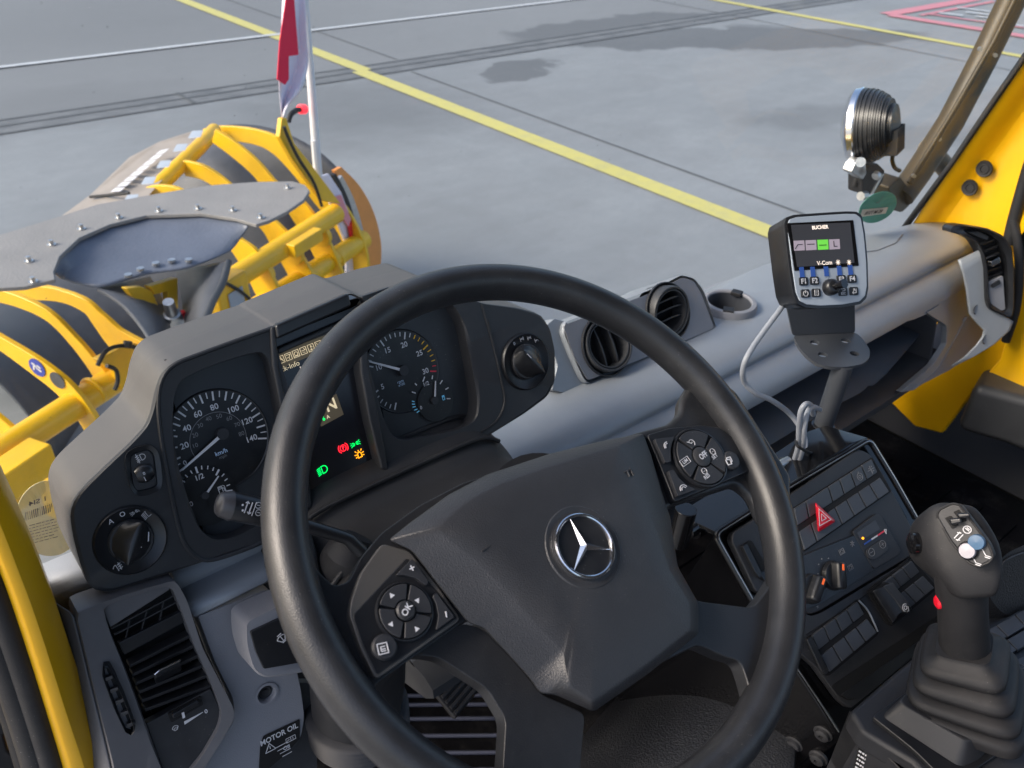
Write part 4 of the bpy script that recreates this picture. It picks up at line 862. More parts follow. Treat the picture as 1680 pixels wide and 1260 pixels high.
for v in range(10, 90, 10): p = sc + (G1.u * math.cos(av2(v)) + G1.v * math.sin(av2(v))) * R1 * .47; text(g, str(v), G1, p, .006, 0, h)
text(g, 'mph', G1, G1.px(366, 749, h), .0045, 0, 0)
g.out('inner_scale', GRYP, sp)
g = Geo(); text(g, 'km/h', G1, G1.px(363, 742, h), .0062, 0, 0, bold=.015); g.out('unit_text', mat('pale_blue_print', (.5, .65, .85), .5), sp)
def needle(par, base_, tip, r, w_=.0016, hh=.007, fr=G1):
    g = Geo(); A, B = fr.px(*base_, hh), fr.px(*tip, hh); d = (B - A).normalized(); q = fr.n.cross(d)
    g.prism([A - q * w_, B - q * w_ * .5, B + q * w_ * .5, A + q * w_], fr.n * .001); n_ = g.out('needle', WHT, par)
    g = Geo(); g.cyl(fr, A, r, -.006, .0005, 28, r * .92); g.out('needle_hub', BLK, n_); return n_
needle(sp, (366, 712), (299, 771), .0062)
g = Geo(); g.cyl(G1, fc, R2 * 1.1, .0, .0022, 48); fu = g.out('fuel_gauge_dial', GFACE, cl)
g = Geo()
for k, (x, y, x2, y2) in enumerate([(303.5, 791.1, 298.5, 787.9), (308.1, 783.1, 303.9, 778.9), (315.6, 777.1, 312.4, 771.9), (324.5, 776.2, 320.9, 765.8), (331.4, 770.0, 330.6, 764.0), (340.7, 770.0, 341.3, 764.0), (349.1, 772.4, 350.9, 766.6), (354.4, 779.8, 359.6, 770.2), (364.0, 781.7, 368.0, 777.3), (368.6, 788.8, 373.4, 785.2), (371.9, 797.2, 377.5, 794.8), (370.6, 806.4, 381.4, 804.6)]):
    A, B = G1.px(x, y, .0042), G1.px(x2, y2, .0042); d = (B - A).normalized(); q = G1.n.cross(d) * (.0009 if k in (3, 7, 11) else .0005); g.prism([A - q, B - q, B + q, A + q], G1.n * .0003)
text(g, '1/2', G1, G1.px(327, 783, .0042), .0072, 0, 0, bold=.012); text(g, '0', G1, G1.px(314, 827, .0042), .0068, 0, 0, bold=.012)
g.out('scale', WHT, fu)
g = Geo(); A = G1.px(309.5, 832, .0042); g.cyl(G1, A, .0012, 0, .0003, 12); g.out('red_dot', E_R, fu)
PUMP = [[(-.6, -.9), (-.6, .8), (.3, .8), (.3, -.9), (-.6, -.9)], [(-.4, .2), (-.4, .6), (.1, .6), (.1, .2), (-.4, .2)], [(.3, .3), (.7, .1), (.7, -.6), (.9, -.7), (.9, .5), (.6, .8)]]
icon('fuel_icon', 363, 803, PUMP, WHT, .0042, .0006, fu, G1, .0042, 0)
needle(fu, (337, 813), (359, 781), .004, .0011, .006)
# rev counter
G2 = CL.off(-.022)
g = Geo(); g.prism([G2.px(x, y) for x, y in [(590, 480), (770, 470), (800, 720), (640, 740)]], G2.n * .004); g.out('gauge_panel', GFACE2, cl)
tc_ = G2.px(659, 609); R3 = (G2.px(716, 608) - tc_).length
g = Geo(); g.cyl(G2, tc_, R3 * 1.03, 0, .0012, 64); tch = g.out('rev_counter_dial', GFACE, cl)
g = Geo(); g.lathe(G2, tc_, [(R3 * 1.02, .0012), (R3 * 1.04, .0018), (R3 * 1.06, .0)], 64); g.out('dial_rim', SAT, tch)
a30 = G2.ang(tc_, 712, 609); a20 = G2.ang(tc_, 664, 541); st_ = (a30 - a20) / 10
g = Geo(); gy = Geo(); gr = Geo()
for i in range(-20, 14):
    v = 20 + i
    if v > 30: break
    if v < 0: continue
    T_ = gr if v in (28.9, 29, 30) else (gy if 21 < v < 30 else g)
    if v == 30: T_ = gr
    tick(T_, G2, tc_, R3 * (.80 if v % 5 == 0 else .87), R3 * .98, a20 + st_ * i, .0015 if v % 5 == 0 else .001, .0016)
for v in (5, 10, 15, 20, 25, 30): a_ = a20 + st_ * (v - 20); text(g, str(v), G2, tc_ + (G2.u * math.cos(a_) + G2.v * math.sin(a_)) * R3 * .66, .0085, 0, .0016, bold=.012)
g.out('scale', WHT, tch); gy.out('amber_scale', mat('amber_print', (.8, .45, .02), .5), tch); gr.out('red_scale', mat('red_print', (.7, .03, .06), .5), tch)
g = Geo(); text(g, 'rpm', G2, G2.px(657, 626, .0016), .005, 0, 0); text(g, 'x100', G2, G2.px(659, 631, .0016), .0042, 0, 0); g.out('unit_text', MATS['pale_blue_print'], tch)
needle(tch, (663, 608), (606, 593), .0062, fr=G2)
ac = G2.px(714, 658, .001); R4 = (G2.px(737, 654, .001) - ac).length
g = Geo(); g.cyl(G2, ac, R4 * 1.25, 0, .0022, 48); ad = g.out('additive_gauge_dial', GFACE, cl)
g = Geo()
for (x, y, x2, y2) in [(722, 630, 726, 624), (731, 639, 736, 636), (733, 654, 739, 654), (709, 622, 710, 616), (694, 626, 697, 618), (681, 629, 684, 632), (676, 643, 682, 645)]:
    A, B = G2.px(x, y, .0042), G2.px(x2, y2, .0042); d = (B - A).normalized(); q = G2.n.cross(d) * .0006; g.prism([A - q, B - q, B + q, A + q], G2.n * .0003)
text(g, '1/2', G2, G2.px(699, 630, .0042), .0065, 0, 0, bold=.012); text(g, '0', G2, G2.px(691, 669, .0042), .0055, 0, 0, bold=.012); g.out('scale', WHT, ad)
g = Geo(); 
for (x, y, x2, y2) in [(676, 658, 680, 659), (676, 663, 681, 663), (677, 668, 682, 667), (680, 673, 685, 671), (684, 677, 688, 674)]:
    A, B = G2.px(x, y, .0042), G2.px(x2, y2, .0042); d = (B - A).normalized(); q = G2.n.cross(d) * .0005; g.prism([A - q, B - q, B + q, A + q], G2.n * .0003)
strokes(g, G2, G2.px(728, 652, .0042), PUMP[:2], .0005, .003, 0); g.out('blue_scale', mat('blue_print', (.12, .4, .62), .5, emit=.15), ad)
needle(ad, (714, 657), (715, 625), .0048, .001, .006, fr=G2)
# headlight level wheel
g = Geo(); o1 = [(203, 755), (207, 741), (225, 732), (245, 728), (258, 738), (263, 760), (266, 790), (262, 803), (240, 813), (222, 813), (212, 800)]
ring(g, CL, rnd(CL.pl(o1, 0), .004), rnd(CL.pl([(212, 752), (217, 744), (243, 736), (252, 745), (258, 795), (250, 800), (225, 806), (218, 795)], 0), .004), CL.px(235, 772), .003, .0015, .004, .006, 80); tw = g.out('level_switch', SAT, cl)
g = Geo(); g.prism(rnd(CL.pl([(214, 754), (219, 745), (243, 738), (250, 747), (256, 793), (249, 799), (225, 805), (219, 795)], .0022), .004), CL.n * .003); g.out('switch_insert', BLK, tw)
g = Geo(); L = []; A = CL.px(236, 776, .001)
g.loft([[A + CL.u * .0075 * t + CL.v * .009 * math.sin(q) * (1 - .35 * t * t) + CL.n * (.0065 * math.cos(q) * (1 - .35 * t * t) + .001) for q in [math.radians(d) for d in range(-90, 91, 15)]] for t in (-1, -.9, -.5, 0, .5, .9, 1)], False, False); twl = g.out('thumbwheel', SAT, tw)
g = Geo(); text(g, '0', CL, CL.px(236.5, 777, .0085), .004, .1, 0, bold=.02); strokes(g, CL, CL.px(237, 784, .0082), [[(0, .3), (0, -1)]], .0006, .003, .1); g.out('print', WHT, twl)
icon('lamp_icon', 230, 751, [arc(.4, 0, .6, -90, 90) + [(.1, .6), (.1, -.6), (.4, -.6)], [(-.2, .6), (-.8, .45)], [(-.2, .2), (-.8, .05)], [(-.2, -.2), (-.8, -.35)], [(-.2, -.5), (-.8, -.65)], [(-.5, 1), (-.5, -.9)]], WHT, .0045, .0006, tw, CL, .0028, .1)
# rotary light switch (left) and differential knob (right)
def rotary(name, label, cx, cy, rx, ka, icons, lens=True):
    c = CL.px(cx, cy); R_ = (CL.px(cx + rx, cy - rx * .34) - c).length
    g = Geo(); g.lathe(CL, c, [(R_ * 1.02, -.002), (R_, .002), (R_ * .96, .0035), (R_ * .92, .0025), (R_ * .60, .0005), (R_ * .56, -.003), (.0001, -.004)], 56); d = g.out(name, SAT, cl, label=label)
    fr = Fr(c, CL.u * math.cos(ka) + CL.v * math.sin(ka), CL.v * math.cos(ka) - CL.u * math.sin(ka)); r = R_ * .62
    g = Geo(); g.lathe(CL, c, [(r, -.003), (r, .004), (r * .94, .0055), (.0001, .0055)], 44); kb = g.out('knob', BLK, d)
    g = Geo(); L = []
    for t in (-1, -.85, -.5, 0, .5, .85, 1):
        y = t * r * .98; ww = max(.02, math.sqrt(max(0, 1 - t * t * .94))) * r * .92
        L.append([fr.pt(q * ww, y, .0055 + hh) for q, hh in ((-1, -.001), (-.62, .004), (-.2, .0125), (0, .0135), (.2, .0125), (.62, .004), (1, -.001))])
    g.loft(L); g.out('knob_grip', SAT, d, sharp=50)
    return d, c, R_, fr
d, c, R_, fr = rotary('light_switch', 'large rotary light switch', 214, 886, 58, -.62, None)
g = Geo(); strokes(g, fr, fr.pt(R_ * .36, R_ * .24, .0115), [[(0, -1), (0, 1)]], .0009, .004, .25); g.out('pointer', WHT, d)
g = Geo(); text(g, 'A', CL, CL.px(182, 856, .0024), .0065, 0, 0, bold=.01); text(g, 'O', CL, CL.px(201, 844, .0024), .0062, 0, 0, bold=.01)
strokes(g, CL, CL.px(221, 840, .002), SIDE, .0005, .0030, .25); strokes(g, CL, CL.px(241, 843, .002), LOW, .0006, .0040, .3)
strokes(g, CL, CL.px(193, 931, .002), [arc(-.2, 0, .7, 90, 270) + [(-.1, -.7), (-.1, .7), (-.2, .7)], [(.2, .5), (.9, .6)], [(.2, 0), (.9, .1)], [(.2, -.5), (.9, -.4)], [(.55, .9), (.45, -.8)]], .0006, .0042, .2)
strokes(g, CL, CL.px(224, 895, .0135), [arc(0, 0, .5, 0, 360, 16)] + [[(math.cos(math.radians(q)) * .75, math.sin(math.radians(q)) * .75), (math.cos(math.radians(q)) * 1.1, math.sin(math.radians(q)) * 1.1)] for q in range(0, 360, 45)], .0007, .0042)
g.out('print', WHT, d)
d, c, R_, fr = rotary('differential_switch', 'rotary differential lock knob at the right of the cluster', 862, 593, 36, .55, None)
g = Geo(); strokes(g, fr, fr.pt(0, R_ * .32, .0192), [[(0, -1), (0, 1)]], .001, .0035, 0); g.out('pointer', WHT, d)
g = Geo(); text(g, '0', CL, CL.px(844, 564, .0024), .0055, 0, 0, bold=.01)
for x, y in [(856, 556), (868, 554), (880, 558)]: strokes(g, CL, CL.px(x, y, .002), [[(-.8, -.8), (-.8, .8)], [(.8, -.8), (.8, .8)], [(-.8, 0), (.8, 0)], [(0, -.4), (0, .4)]], .0005, .0028, .1)
g.out('print', WHT, d)

# =====================================================================  STEERING COLUMN
WF = Fr((.3538, .3589, -.4542), (1, 0, -.0434), (0, .8, .55))
nW = V((.0434, -.6823, 1)).normalized(); uW = V((0, 1, 0)).cross(nW).normalized()
WF = Fr((.3538, .3589, -.4542), uW, nW.cross(uW))
col = thing('steering_column', 'black steering column shroud with stalks behind the steering wheel', 'steering column', (.35, .5, -.7))
CP = Fr((.33, .60, -.575), (1, 0, 0), (0, .90, .30))
g = Geo(); L = []
for x, k in [(.20, .05), (.235, .012), (.27, 0), (.36, 0), (.45, .0), (.485, .012), (.51, .05)]:
    L.append([V((x, y, z - k)) for y, z in [(.70, -.585), (.66, -.572), (.625, -.574), (.60, -.590), (.585, -.590), (.55, -.585), (.50, -.568), (.47, -.562), (.46, -.58), (.46, -.66)]])
g.loft(L, False, False); g.out('upper_shroud', RUB, col, sub=2)
for yy, zz_ in ((.655, -.5725), (.612, -.5795), (.53, -.578)):
    g = Geo(); g.tube(cat([V((x, yy, zz_ - k)) for x, k in ((.225, .02), (.25, .003), (.30, 0), (.38, 0), (.46, .003), (.49, .02))], 5), .0028, 8); g.out('shroud_ridge', RUB, col)
g = Geo(); g.prism([CP.px(x, y) for x, y in [(430, 885), (478, 868), (505, 850), (520, 900), (540, 1000), (470, 1010), (468, 960), (448, 918)]], CP.n * .05); g.out('side_shroud', RUB, col, bevel=.006)
axis = -nW
g = Geo(); c = WF.o
g.tube([c + axis * .02, c + axis * .06, c + axis * .07, c + axis * .16], [.06, .058, .048, .046], 36); g.out('hub_column', RUB, col)
g = Geo(); cc = V((.335, .45, -.62)); ax2 = V((-.02, .35, -.94)).normalized(); prof = []
for k in range(9): prof += [(.052 if k % 2 else .047, -.03 - k * .006)]
fr = Fr(cc + ax2 * .10, V((1, 0, 0)), ax2.cross(V((1, 0, 0))) * -1)
if fr.n.dot(ax2) > 0: fr = Fr(fr.o, (1, 0, 0), -fr.v)
B0 = LD.px(572, 1166, .02)
g = Geo(); g.tube([B0 + V((.02, 0, .10)), B0 + V((.015, .0, .04)), B0 + V((.01, .0, 0))] , [.05, .05, .048], 32); g.out('column_tube', RUB, col)
g = Geo(); P = []; Rr = []
for k in range(11): P.append(B0 + V((.01, .0, -.001 - k * .0035))); Rr.append(.056 if k % 2 else .0515)
g.tube(P, Rr, 40, True); g.out('bellows', BLK, col, sharp=80)
# turn signal stalk
SF_ = Fr(CL.px(400, 833, .09), (1, 0, 0), (0, .42, .9))
def sp_(x, y, h=0): return SF_.px(x, y, h)
g = Geo(); ctr = [sp_(357, 827), sp_(362, 827.5), sp_(380, 830), sp_(410, 836), sp_(438, 843), sp_(460, 850), sp_(500, 862), sp_(560, 880), sp_(572, 884), sp_(592, 905)]
g.tube(ctr, [.004, .0098, .0125, .0128, .0120, .0085, .0065, .006, .0062, .0075], 20); stk = g.out('indicator_stalk', SAT, col, label='black indicator stalk with white pictograms')
g = Geo(); g.tube([sp_(354, 826.3), sp_(357, 827), sp_(362, 827.5), sp_(378, 829.6)], [.002, .0085, .0108, .0131], 20); g.out('stalk_tip', mat('tip_grey', (.045, .045, .05), .38, bump=.1, scale=1200), stk)
g = Geo(); ro2 = dirpx(SF_, (390, 832), (440, 845)); HS = .0135
strokes(g, SF_, sp_(404, 832, HS - .0009), [[(0, -1), (0, 1)], [(-.3, .7), (0, 1), (.3, .7)]], .0008, .005, ro2); strokes(g, SF_, sp_(411, 834, HS - .0009), [[(0, -1), (0, 1)], [(-.3, -.7), (0, -1), (.3, -.7)]], .0008, .005, ro2)
strokes(g, SF_, sp_(417, 835, HS - .0007), [[(0, -1), (0, 1)]], .0005, .006, ro2)
for y_ in (829, 841): strokes(g, SF_, sp_(424, y_, HS - .0012), [arc(0, 0, 1, 0, 360, 16), [(-.5, 0), (.5, 0)]], .0005, .0026, ro2)
text(g, '\u2022', SF_, sp_(398, 829, HS), .008, ro2, 0); text(g, '\u2022', SF_, sp_(398, 838, HS), .008, ro2, 0); g.out('print', WHT, stk)
# boot of the stalk
g = Geo(); g.tube([sp_(572, 925, -.03), sp_(575, 905, -.015), sp_(588, 880, -.012)], [.03, .024, .014], 24); g.out('stalk_boot', RUB, col)
# wiper switch pod at the lower left of the column
WP = Fr(LD.px(450, 1050, .06), (1, .0, 0), (0, .35, .93))
g = Geo(); Aq = [(402, 1020), (425, 1008), (465, 990), (500, 975), (540, 960), (550, 1090), (500, 1102), (470, 1108), (432, 1112), (415, 1100), (403, 1060)]
g.loft([[p - WP.n * .04 for p in rnd(WP.pl(Aq), .008)], rnd(WP.pl(Aq, -.004), .008), [p.lerp(WP.px(470, 1045, 0), .04) for p in rnd(WP.pl(Aq, 0), .008)]]); pod = g.out('wiper_switch_pod', LGR, col, sharp=50)
g = Geo(); g.prism(rnd(WP.pl([(411, 1037), (465, 1012), (540, 985), (545, 1080), (500, 1086), (433, 1098), (420, 1070)], .003), .002), WP.n * .005); g.out('wiper_switch', SAT, pod, bevel=.0015)
icon('wiper_icon', 463, 1048, [arc(0, -.6, 1.5, 45, 135) + [(-.45, -.6), (.45, -.6), (1.06, .46)], [(0, -.6), (0, .8)], [(-.4, -.9), (.4, -.9)], [(-.5, 1.3), (.5, 1.3)]], WHT, .0042, .0008, pod, WP, .0036, .3)

# =====================================================================  STEERING WHEEL
sw = thing('steering_wheel', 'big black leather steering wheel with four spokes and a round star badge', 'steering wheel', WF.o)
g = Geo(); n = 128; L = []
for i in range(n):
    t = 2 * math.pi * i / n; d = WF.u * math.cos(t) + WF.v * math.sin(t); c = WF.o + d * .2185
    L.append([c + d * .0158 * math.cos(q) + WF.n * .0182 * math.sin(q) for q in [2 * math.pi * k / 24 for k in range(24)]])
L.append(L[0]); g.loft(L, True, False); g.out('rim', RIM, sw)
def wprism(name, pts, h, th, m, r=.008, bev=.004, par=None, seg=3, **k): g = Geo(); g.prism(rnd(WF.pl(pts, h), r), WF.n * th); return g.out(name, m, par or sw, bevel=bev, seg=seg, **k)
# spokes
wprism('spoke', [(478, 880), (508, 900), (520, 935), (548, 962), (572, 955), (592, 915), (625, 875), (690, 828), (760, 792), (900, 750), (960, 800), (800, 1000), (757, 1022), (617, 1122), (600, 1160), (520, 1110), (485, 1010)], -.004, .014, RIM, [.004] * 17, .006)
wprism('spoke', [(950, 760), (1000, 722), (1055, 705), (1098, 694), (1116, 678), (1118, 655), (1150, 600), (1210, 640), (1300, 780), (1300, 850), (1255, 860), (1232, 812), (1210, 795), (1107, 828), (1080, 850), (1000, 850)], -.004, .014, RIM, .006, .006)
wprism('spoke', [(1100, 960), (1146, 986), (1235, 997), (1256, 972), (1275, 940), (1300, 930), (1312, 1040), (1292, 1150), (1262, 1180), (1235, 1150), (1225, 1112), (1215, 1085), (1190, 1078), (1146, 1058), (1080, 1090), (1040, 1050)], -.002, .016, RIM, .006, .006)
wprism('spoke', [(640, 1070), (757, 1022), (790, 1030), (832, 1072), (868, 1112), (886, 1138), (960, 1170), (952, 1260), (948, 1330), (960, 1400), (810, 1400), (822, 1320), (830, 1180), (800, 1130), (720, 1078)], -.006, .016, RIM, .006, .006)
g = Geo(); g.tube(WF.pl([(835, 1150), (832, 1200), (826, 1300)], -.004), .004, 8); 
# airbag cover
Oc = [(637, 886), (672, 858), (735, 812), (800, 778), (900, 745), (985, 724), (1055, 711), (1068, 745), (1085, 805), (1100, 850), (1104, 880), (1112, 930), (1146, 990), (1146, 1040), (1060, 1108), (974, 1168), (912, 1140), (886, 1138), (868, 1112), (832, 1072), (793, 1030), (768, 1022), (715, 955), (675, 903)]
Ic = [(716, 868), (728, 852), (766, 820), (820, 792), (900, 764), (972, 742), (1018, 730), (1036, 758), (1056, 812), (1075, 862), (1085, 890), (1100, 937), (1134, 992), (1135, 1035), (1057, 1098), (972, 1156), (932, 1128), (926, 1098), (922, 1070), (884, 1033), (848, 993), (840, 980), (782, 923), (730, 884)]
cc_ = WF.px(950, 900)
def wl(P_, h, sh=0): return [q.lerp(cc_ + WF.n * h, sh) for q in rnd(WF.pl(P_, h), .0035, 3)]
g = Geo(); g.loft([wl(Oc, -.012), wl(Oc, .006), wl(Oc, .0085, .008), wl(Ic, .0175), wl(Ic, .0188, .03), wl(Ic, .0205, .3), wl(Ic, .0215, .75)], True, True)
air = g.out('airbag_cover', PAD, sw, sharp=55)
eh = .0212
ec = WF.px(957, 897, eh); fe = WF.at(ec)
g = Geo(); g.lathe(fe, ec, [(.0335, -.0006), (.032, .0006), (.0285, .0002), (.0262, -.0006), (.0258, .001), (.0001, .001)], 56); bd = g.out('badge_recess', PAD, sw)
g = Geo(); g.cyl(fe, ec, .0245, .001, .0018, 56); g.out('badge_disc', SAT, sw)
g = Geo(); L = []
for i in range(72):
    t = 2 * math.pi * i / 72; d = fe.u * math.cos(t) + fe.v * math.sin(t); L.append([ec + d * (.0243 + .0016 * math.cos(q)) + fe.n * (.0028 + .0016 * math.sin(q)) for q in [2 * math.pi * k / 10 for k in range(10)]])
L.append(L[0]); g.loft(L, True, False)
for tip in ((931, 850), (999, 903), (939, 938)):
    an = fe.ang(ec, *tip); d = fe.u * math.cos(an) + fe.v * math.sin(an); q = fe.n.cross(d)
    tri = [ec + d * .0238 + fe.n * .0028, ec + q * .0030 + d * .0017 + fe.n * .0018, ec - q * .0030 + d * .0017 + fe.n * .0018, ec + fe.n * .0052]
    g.add(tri + [ec + fe.n * .0016], [[0, 1, 3], [0, 3, 2], [0, 2, 4, 1]])
g.out('star_badge', CHR, sw, sharp=20)
# embossed airbag lettering creases
for P_, nm in (([(790, 905), (800, 898), (806, 893)], 0), ([(795, 890), (806, 896)], 0), ([(1024, 775), (1034, 770), (1040, 780)], 0), ([(1028, 772), (1033, 782)], 0)):
    g = Geo(); g.tube(WF.pl(P_, .0195), .0009, 6); g.out('embossed_mark', PAD, air)
# left key pad
lpad = wprism('left_keypad', [(627, 891), (672, 903), (720, 962), (757, 1016), (617, 1116), (590, 1060), (573, 1008), (576, 985), (592, 940)], .004, .014, TRIM, .004, .003, label='left keypad with arrow buttons around an OK button')
wprism('pad_face', [(668, 914), (716, 968), (752, 1014), (618, 1108), (594, 1058), (578, 1010)], .0046, .004, SAT, .003, .0008, lpad)
KC = WF.px(663, 1004, .0046); kf = WF.at(KC); KR = (WF.px(708, 1000, .0046) - KC).length * 1.0
g = Geo(); g.lathe(kf, KC, [(KR * 1.04, .0005), (KR * 1.01, .003), (KR * .97, .0032), (KR * .95, .001), (.001, .0005)], 48); g.out('button_ring', SAT, lpad)
def sector(fr, c, r0, r1, a0, a1, h0, h1, name, m, par):
    g = Geo(); N_ = 12; pts = [c + (fr.u * math.cos(a0 + (a1 - a0) * i / N_) + fr.v * math.sin(a0 + (a1 - a0) * i / N_)) * r1 for i in range(N_ + 1)] + [c + (fr.u * math.cos(a1 - (a1 - a0) * i / N_) + fr.v * math.sin(a1 - (a1 - a0) * i / N_)) * r0 for i in range(N_ + 1)]
    g.prism([p + fr.n * h1 for p in pts], fr.n * (h1 - h0)); return g.out(name, m, par, bevel=.0007)
ta = kf.ang(KC, 668, 962, 0) ; gp_ = .07
for k in range(4): sector(kf, KC, KR * .38, KR * .93, ta + k * math.pi / 2 + gp_, ta + (k + 1) * math.pi / 2 - gp_, .0005, .0042, 'arrow_button', BLK, lpad)
g = Geo(); g.lathe(kf, KC, [(KR * .34, .001), (KR * .34, .0045), (KR * .28, .0058), (.0001, .0062)], 28); g.out('ok_button', BLK, lpad)
g = Geo(); text(g, 'OK', kf, KC + kf.n * .0064, .0064, .55, .0003, bold=.02)
for (x, y), r_ in (((643, 977), .2), ((685, 985), 1.0), ((642, 1024), 1.2), ((684, 1032), .2)):
    c = WF.px(x, y, .0090); q = .0022; g.prism([c + (kf.u * math.cos(r_ + t) + kf.v * math.sin(r_ + t)) * q for t in (math.pi / 2, math.pi * 7 / 6, math.pi * 11 / 6)], kf.n * .0003)
text(g, '+', WF, WF.px(676, 933, .0088), .008, 0, .0003, bold=.02); strokes(g, WF, WF.px(732, 1008, .0085), [[(0, -1), (0, 1)]], .0009, .0018, -.35)
strokes(g, WF, WF.px(628, 1064, .0100), [[(-.8, -.8), (.8, -.8), (.8, .8), (-.8, .8), (-.8, -.8)], [(-.3, .3), (.4, .3)], [(-.3, -.1), (.4, -.1)], [(-.3, .3), (-.3, -.4), (.4, -.4)]], .0007, .0042, -.25); g.out('print', WHT, lpad)
wprism('plus_button', [(676, 916), (703, 953), (700, 961), (682, 948), (662, 943), (650, 943)], .008, .004, BLK, .0015, .0008, lpad)
wprism('minus_button', [(716, 972), (746, 1012), (716, 1034), (720, 1010), (716, 990), (710, 978)], .008, .004, BLK, .0015, .0008, lpad)
g = Geo(); c = WF.px(629, 1063, .0046); g.lathe(kf, c, [(.0088, .0), (.0088, .003), (.0075, .0045), (.0001, .0055)], 28); g.out('menu_button', BLK, lpad)
# right key pad
rpad = wprism('right_keypad', [(1062, 713), (1098, 702), (1150, 697), (1182, 701), (1202, 716), (1218, 738), (1232, 772), (1190, 790), (1107, 824), (1100, 805), (1080, 755)], .004, .014, SAT, .004, .003, label='right keypad with speed control buttons around an OFF button')
KC = WF.px(1147, 752, .0046); kf = WF.at(KC); KR = (WF.px(1184, 745, .0046) - KC).length
g = Geo(); g.lathe(kf, KC, [(KR * 1.06, .0005), (KR * 1.03, .003), (KR * .99, .0032), (KR * .97, .001), (.001, .0005)], 48); g.out('button_ring', SAT, rpad)
ta = kf.ang(KC, 1159, 723, 0)
for k in range(4): sector(kf, KC, KR * .38, KR * .95, ta + k * math.pi / 2 + gp_, ta + (k + 1) * math.pi / 2 - gp_, .0005, .0042, 'control_button', BLK, rpad)
g = Geo(); g.lathe(kf, KC, [(KR * .34, .001), (KR * .34, .0045), (KR * .28, .0058), (.0001, .0062)], 28); g.out('off_button', BLK, rpad)
g = Geo(); text(g, 'OFF', kf, KC + kf.n * .0064, .0072, .12, .0003, bold=.03, sx=.8)
text(g, 'SET', kf, WF.px(1172.5, 749, .0092), .0048, .12, .0003, bold=.02); text(g, 'RES', kf, WF.px(1159.5, 782, .0092), .0048, .12, .0003, bold=.02); text(g, 'LIM', kf, WF.px(1124, 757, .0092), .0045, .1, .0003, bold=.02)
strokes(g, kf, WF.px(1124, 757, .009), [[(-1.5, -.8), (1.5, -.8), (1.5, .8), (-1.5, .8), (-1.5, -.8)]], .0004, .0036, .1)
for x, y in ((1169, 741), (1155.5, 773)): strokes(g, kf, WF.px(x, y, .009), [arc(0, 0, 1, 0, 360, 16), [(-.4, 0), (.4, 0)]], .0004, .0028, .1)
strokes(g, kf, WF.px(1135, 727, .009), [arc(0, 0, 1, -60, 140, 12), [(-1.3, 1), (-.1, -.1)], [(0, 0), (.3, .2)]], .0005, .0032, .1)
strokes(g, WF, WF.px(1092, 729, .0088), [arc(.5, -.8, 1.3, 85, 185, 8), arc(.5, -.8, .9, 85, 185, 8)], .0008, .0034, -.1); strokes(g, WF, WF.px(1121, 801, .0088), [arc(0, -.4, 1.2, 15, 165, 8), arc(0, -.4, .7, 15, 165, 8)], .0007, .0036, .1)
strokes(g, WF, WF.px(1196, 757, .0100), [[(-.8, -.8), (.5, -.8), (.5, .5), (-.8, .5), (-.8, -.8)], [(-.3, .5), (-.3, 1), (1, 1), (1, -.2), (.5, -.2)]], .0009, .0036, -.15); g.out('print', WHT, rpad)
wprism('phone_button', [(1074, 720), (1107, 716), (1102, 728), (1100, 740), (1101, 757), (1092, 759)], .008, .004, BLK, .0012, .0008, rpad)
wprism('hang_up_button', [(1097, 772), (1106, 771), (1114, 784), (1126, 795), (1142, 803), (1112, 814)], .008, .004, BLK, .0012, .0008, rpad)
g = Geo(); c = WF.px(1197, 757, .0046); g.lathe(WF, c, [(.0088, .0), (.0088, .003), (.0075, .0045), (.0001, .0055)], 28); g.out('page_button', BLK, rpad)

# =====================================================================  CENTRE CONSOLE
r0 = V((.985, -.1, .1)).normalized(); d0 = V((-.08, .69, .715))
CO = Fr((.917, .376, -.66), r0, d0)
con = thing('centre_console', 'black centre console with switch banks, a red warning button and climate knobs', 'console', (.85, .3, FZ))
def cpr(name, pts, h, th, m, r=.005, bev=.0015, par=None, **k): g = Geo(); g.prism(rnd(CO.pl(pts, h), r), CO.n * th); return g.out(name, m, par or con, bevel=bev, **k)
fo = [(1172, 877), (1300, 796), (1426, 721), (1465, 785), (1502, 850), (1545, 905), (1570, 1000), (1545, 1045), (1396, 1168), (1388, 1210), (1372, 1200), (1340, 1150), (1300, 1090), (1240, 997)]
g = Geo(); O = rnd(CO.pl(fo, -.012), .004); g.prism(O, V((0, -.12, .42))); g.out('console_body', GLS, con, bevel=.002)
g = Geo(); P = CO.pl([(1372, 1200), (1340, 1150), (1300, 1090), (1240, 997), (1172, 877), (1300, 796), (1426, 721), (1465, 785), (1502, 850)], -.002)
P = [P[0], P[1], P[2], P[3]] + rnd([P[3], P[4], P[5]], .01)[5:-5] + [P[5]] + rnd([P[5], P[6], P[7]], .01)[5:-5] + [P[7], P[8]]
g.tube(P, .0042, 10); g.out('gloss_edge', GLS, con); g = Geo(); g.tube([p + CO.n * .004 for p in P], .0007, 6); g.out('edge_trim', STL, con)
g = Geo(); g.prism([CO.px(*p, -.004) for p in [(1176, 872), (1232, 836), (1300, 793), (1360, 752), (1395, 728), (1424, 718), (1426, 722), (1300, 800), (1174, 880)]], V((0, -.06, .015))); g.out('console_ledge', GLS, con, bevel=.001)
cpr('upper_panel', [(1201, 888), (1203, 874), (1230, 857), (1304, 806), (1400, 742), (1414, 738), (1428, 745), (1442, 765), (1472, 820), (1500, 872), (1512, 897), (1497, 911), (1345, 1003), (1330, 1008), (1290, 990), (1240, 970)], .003, .012, BLK, .004, .002)
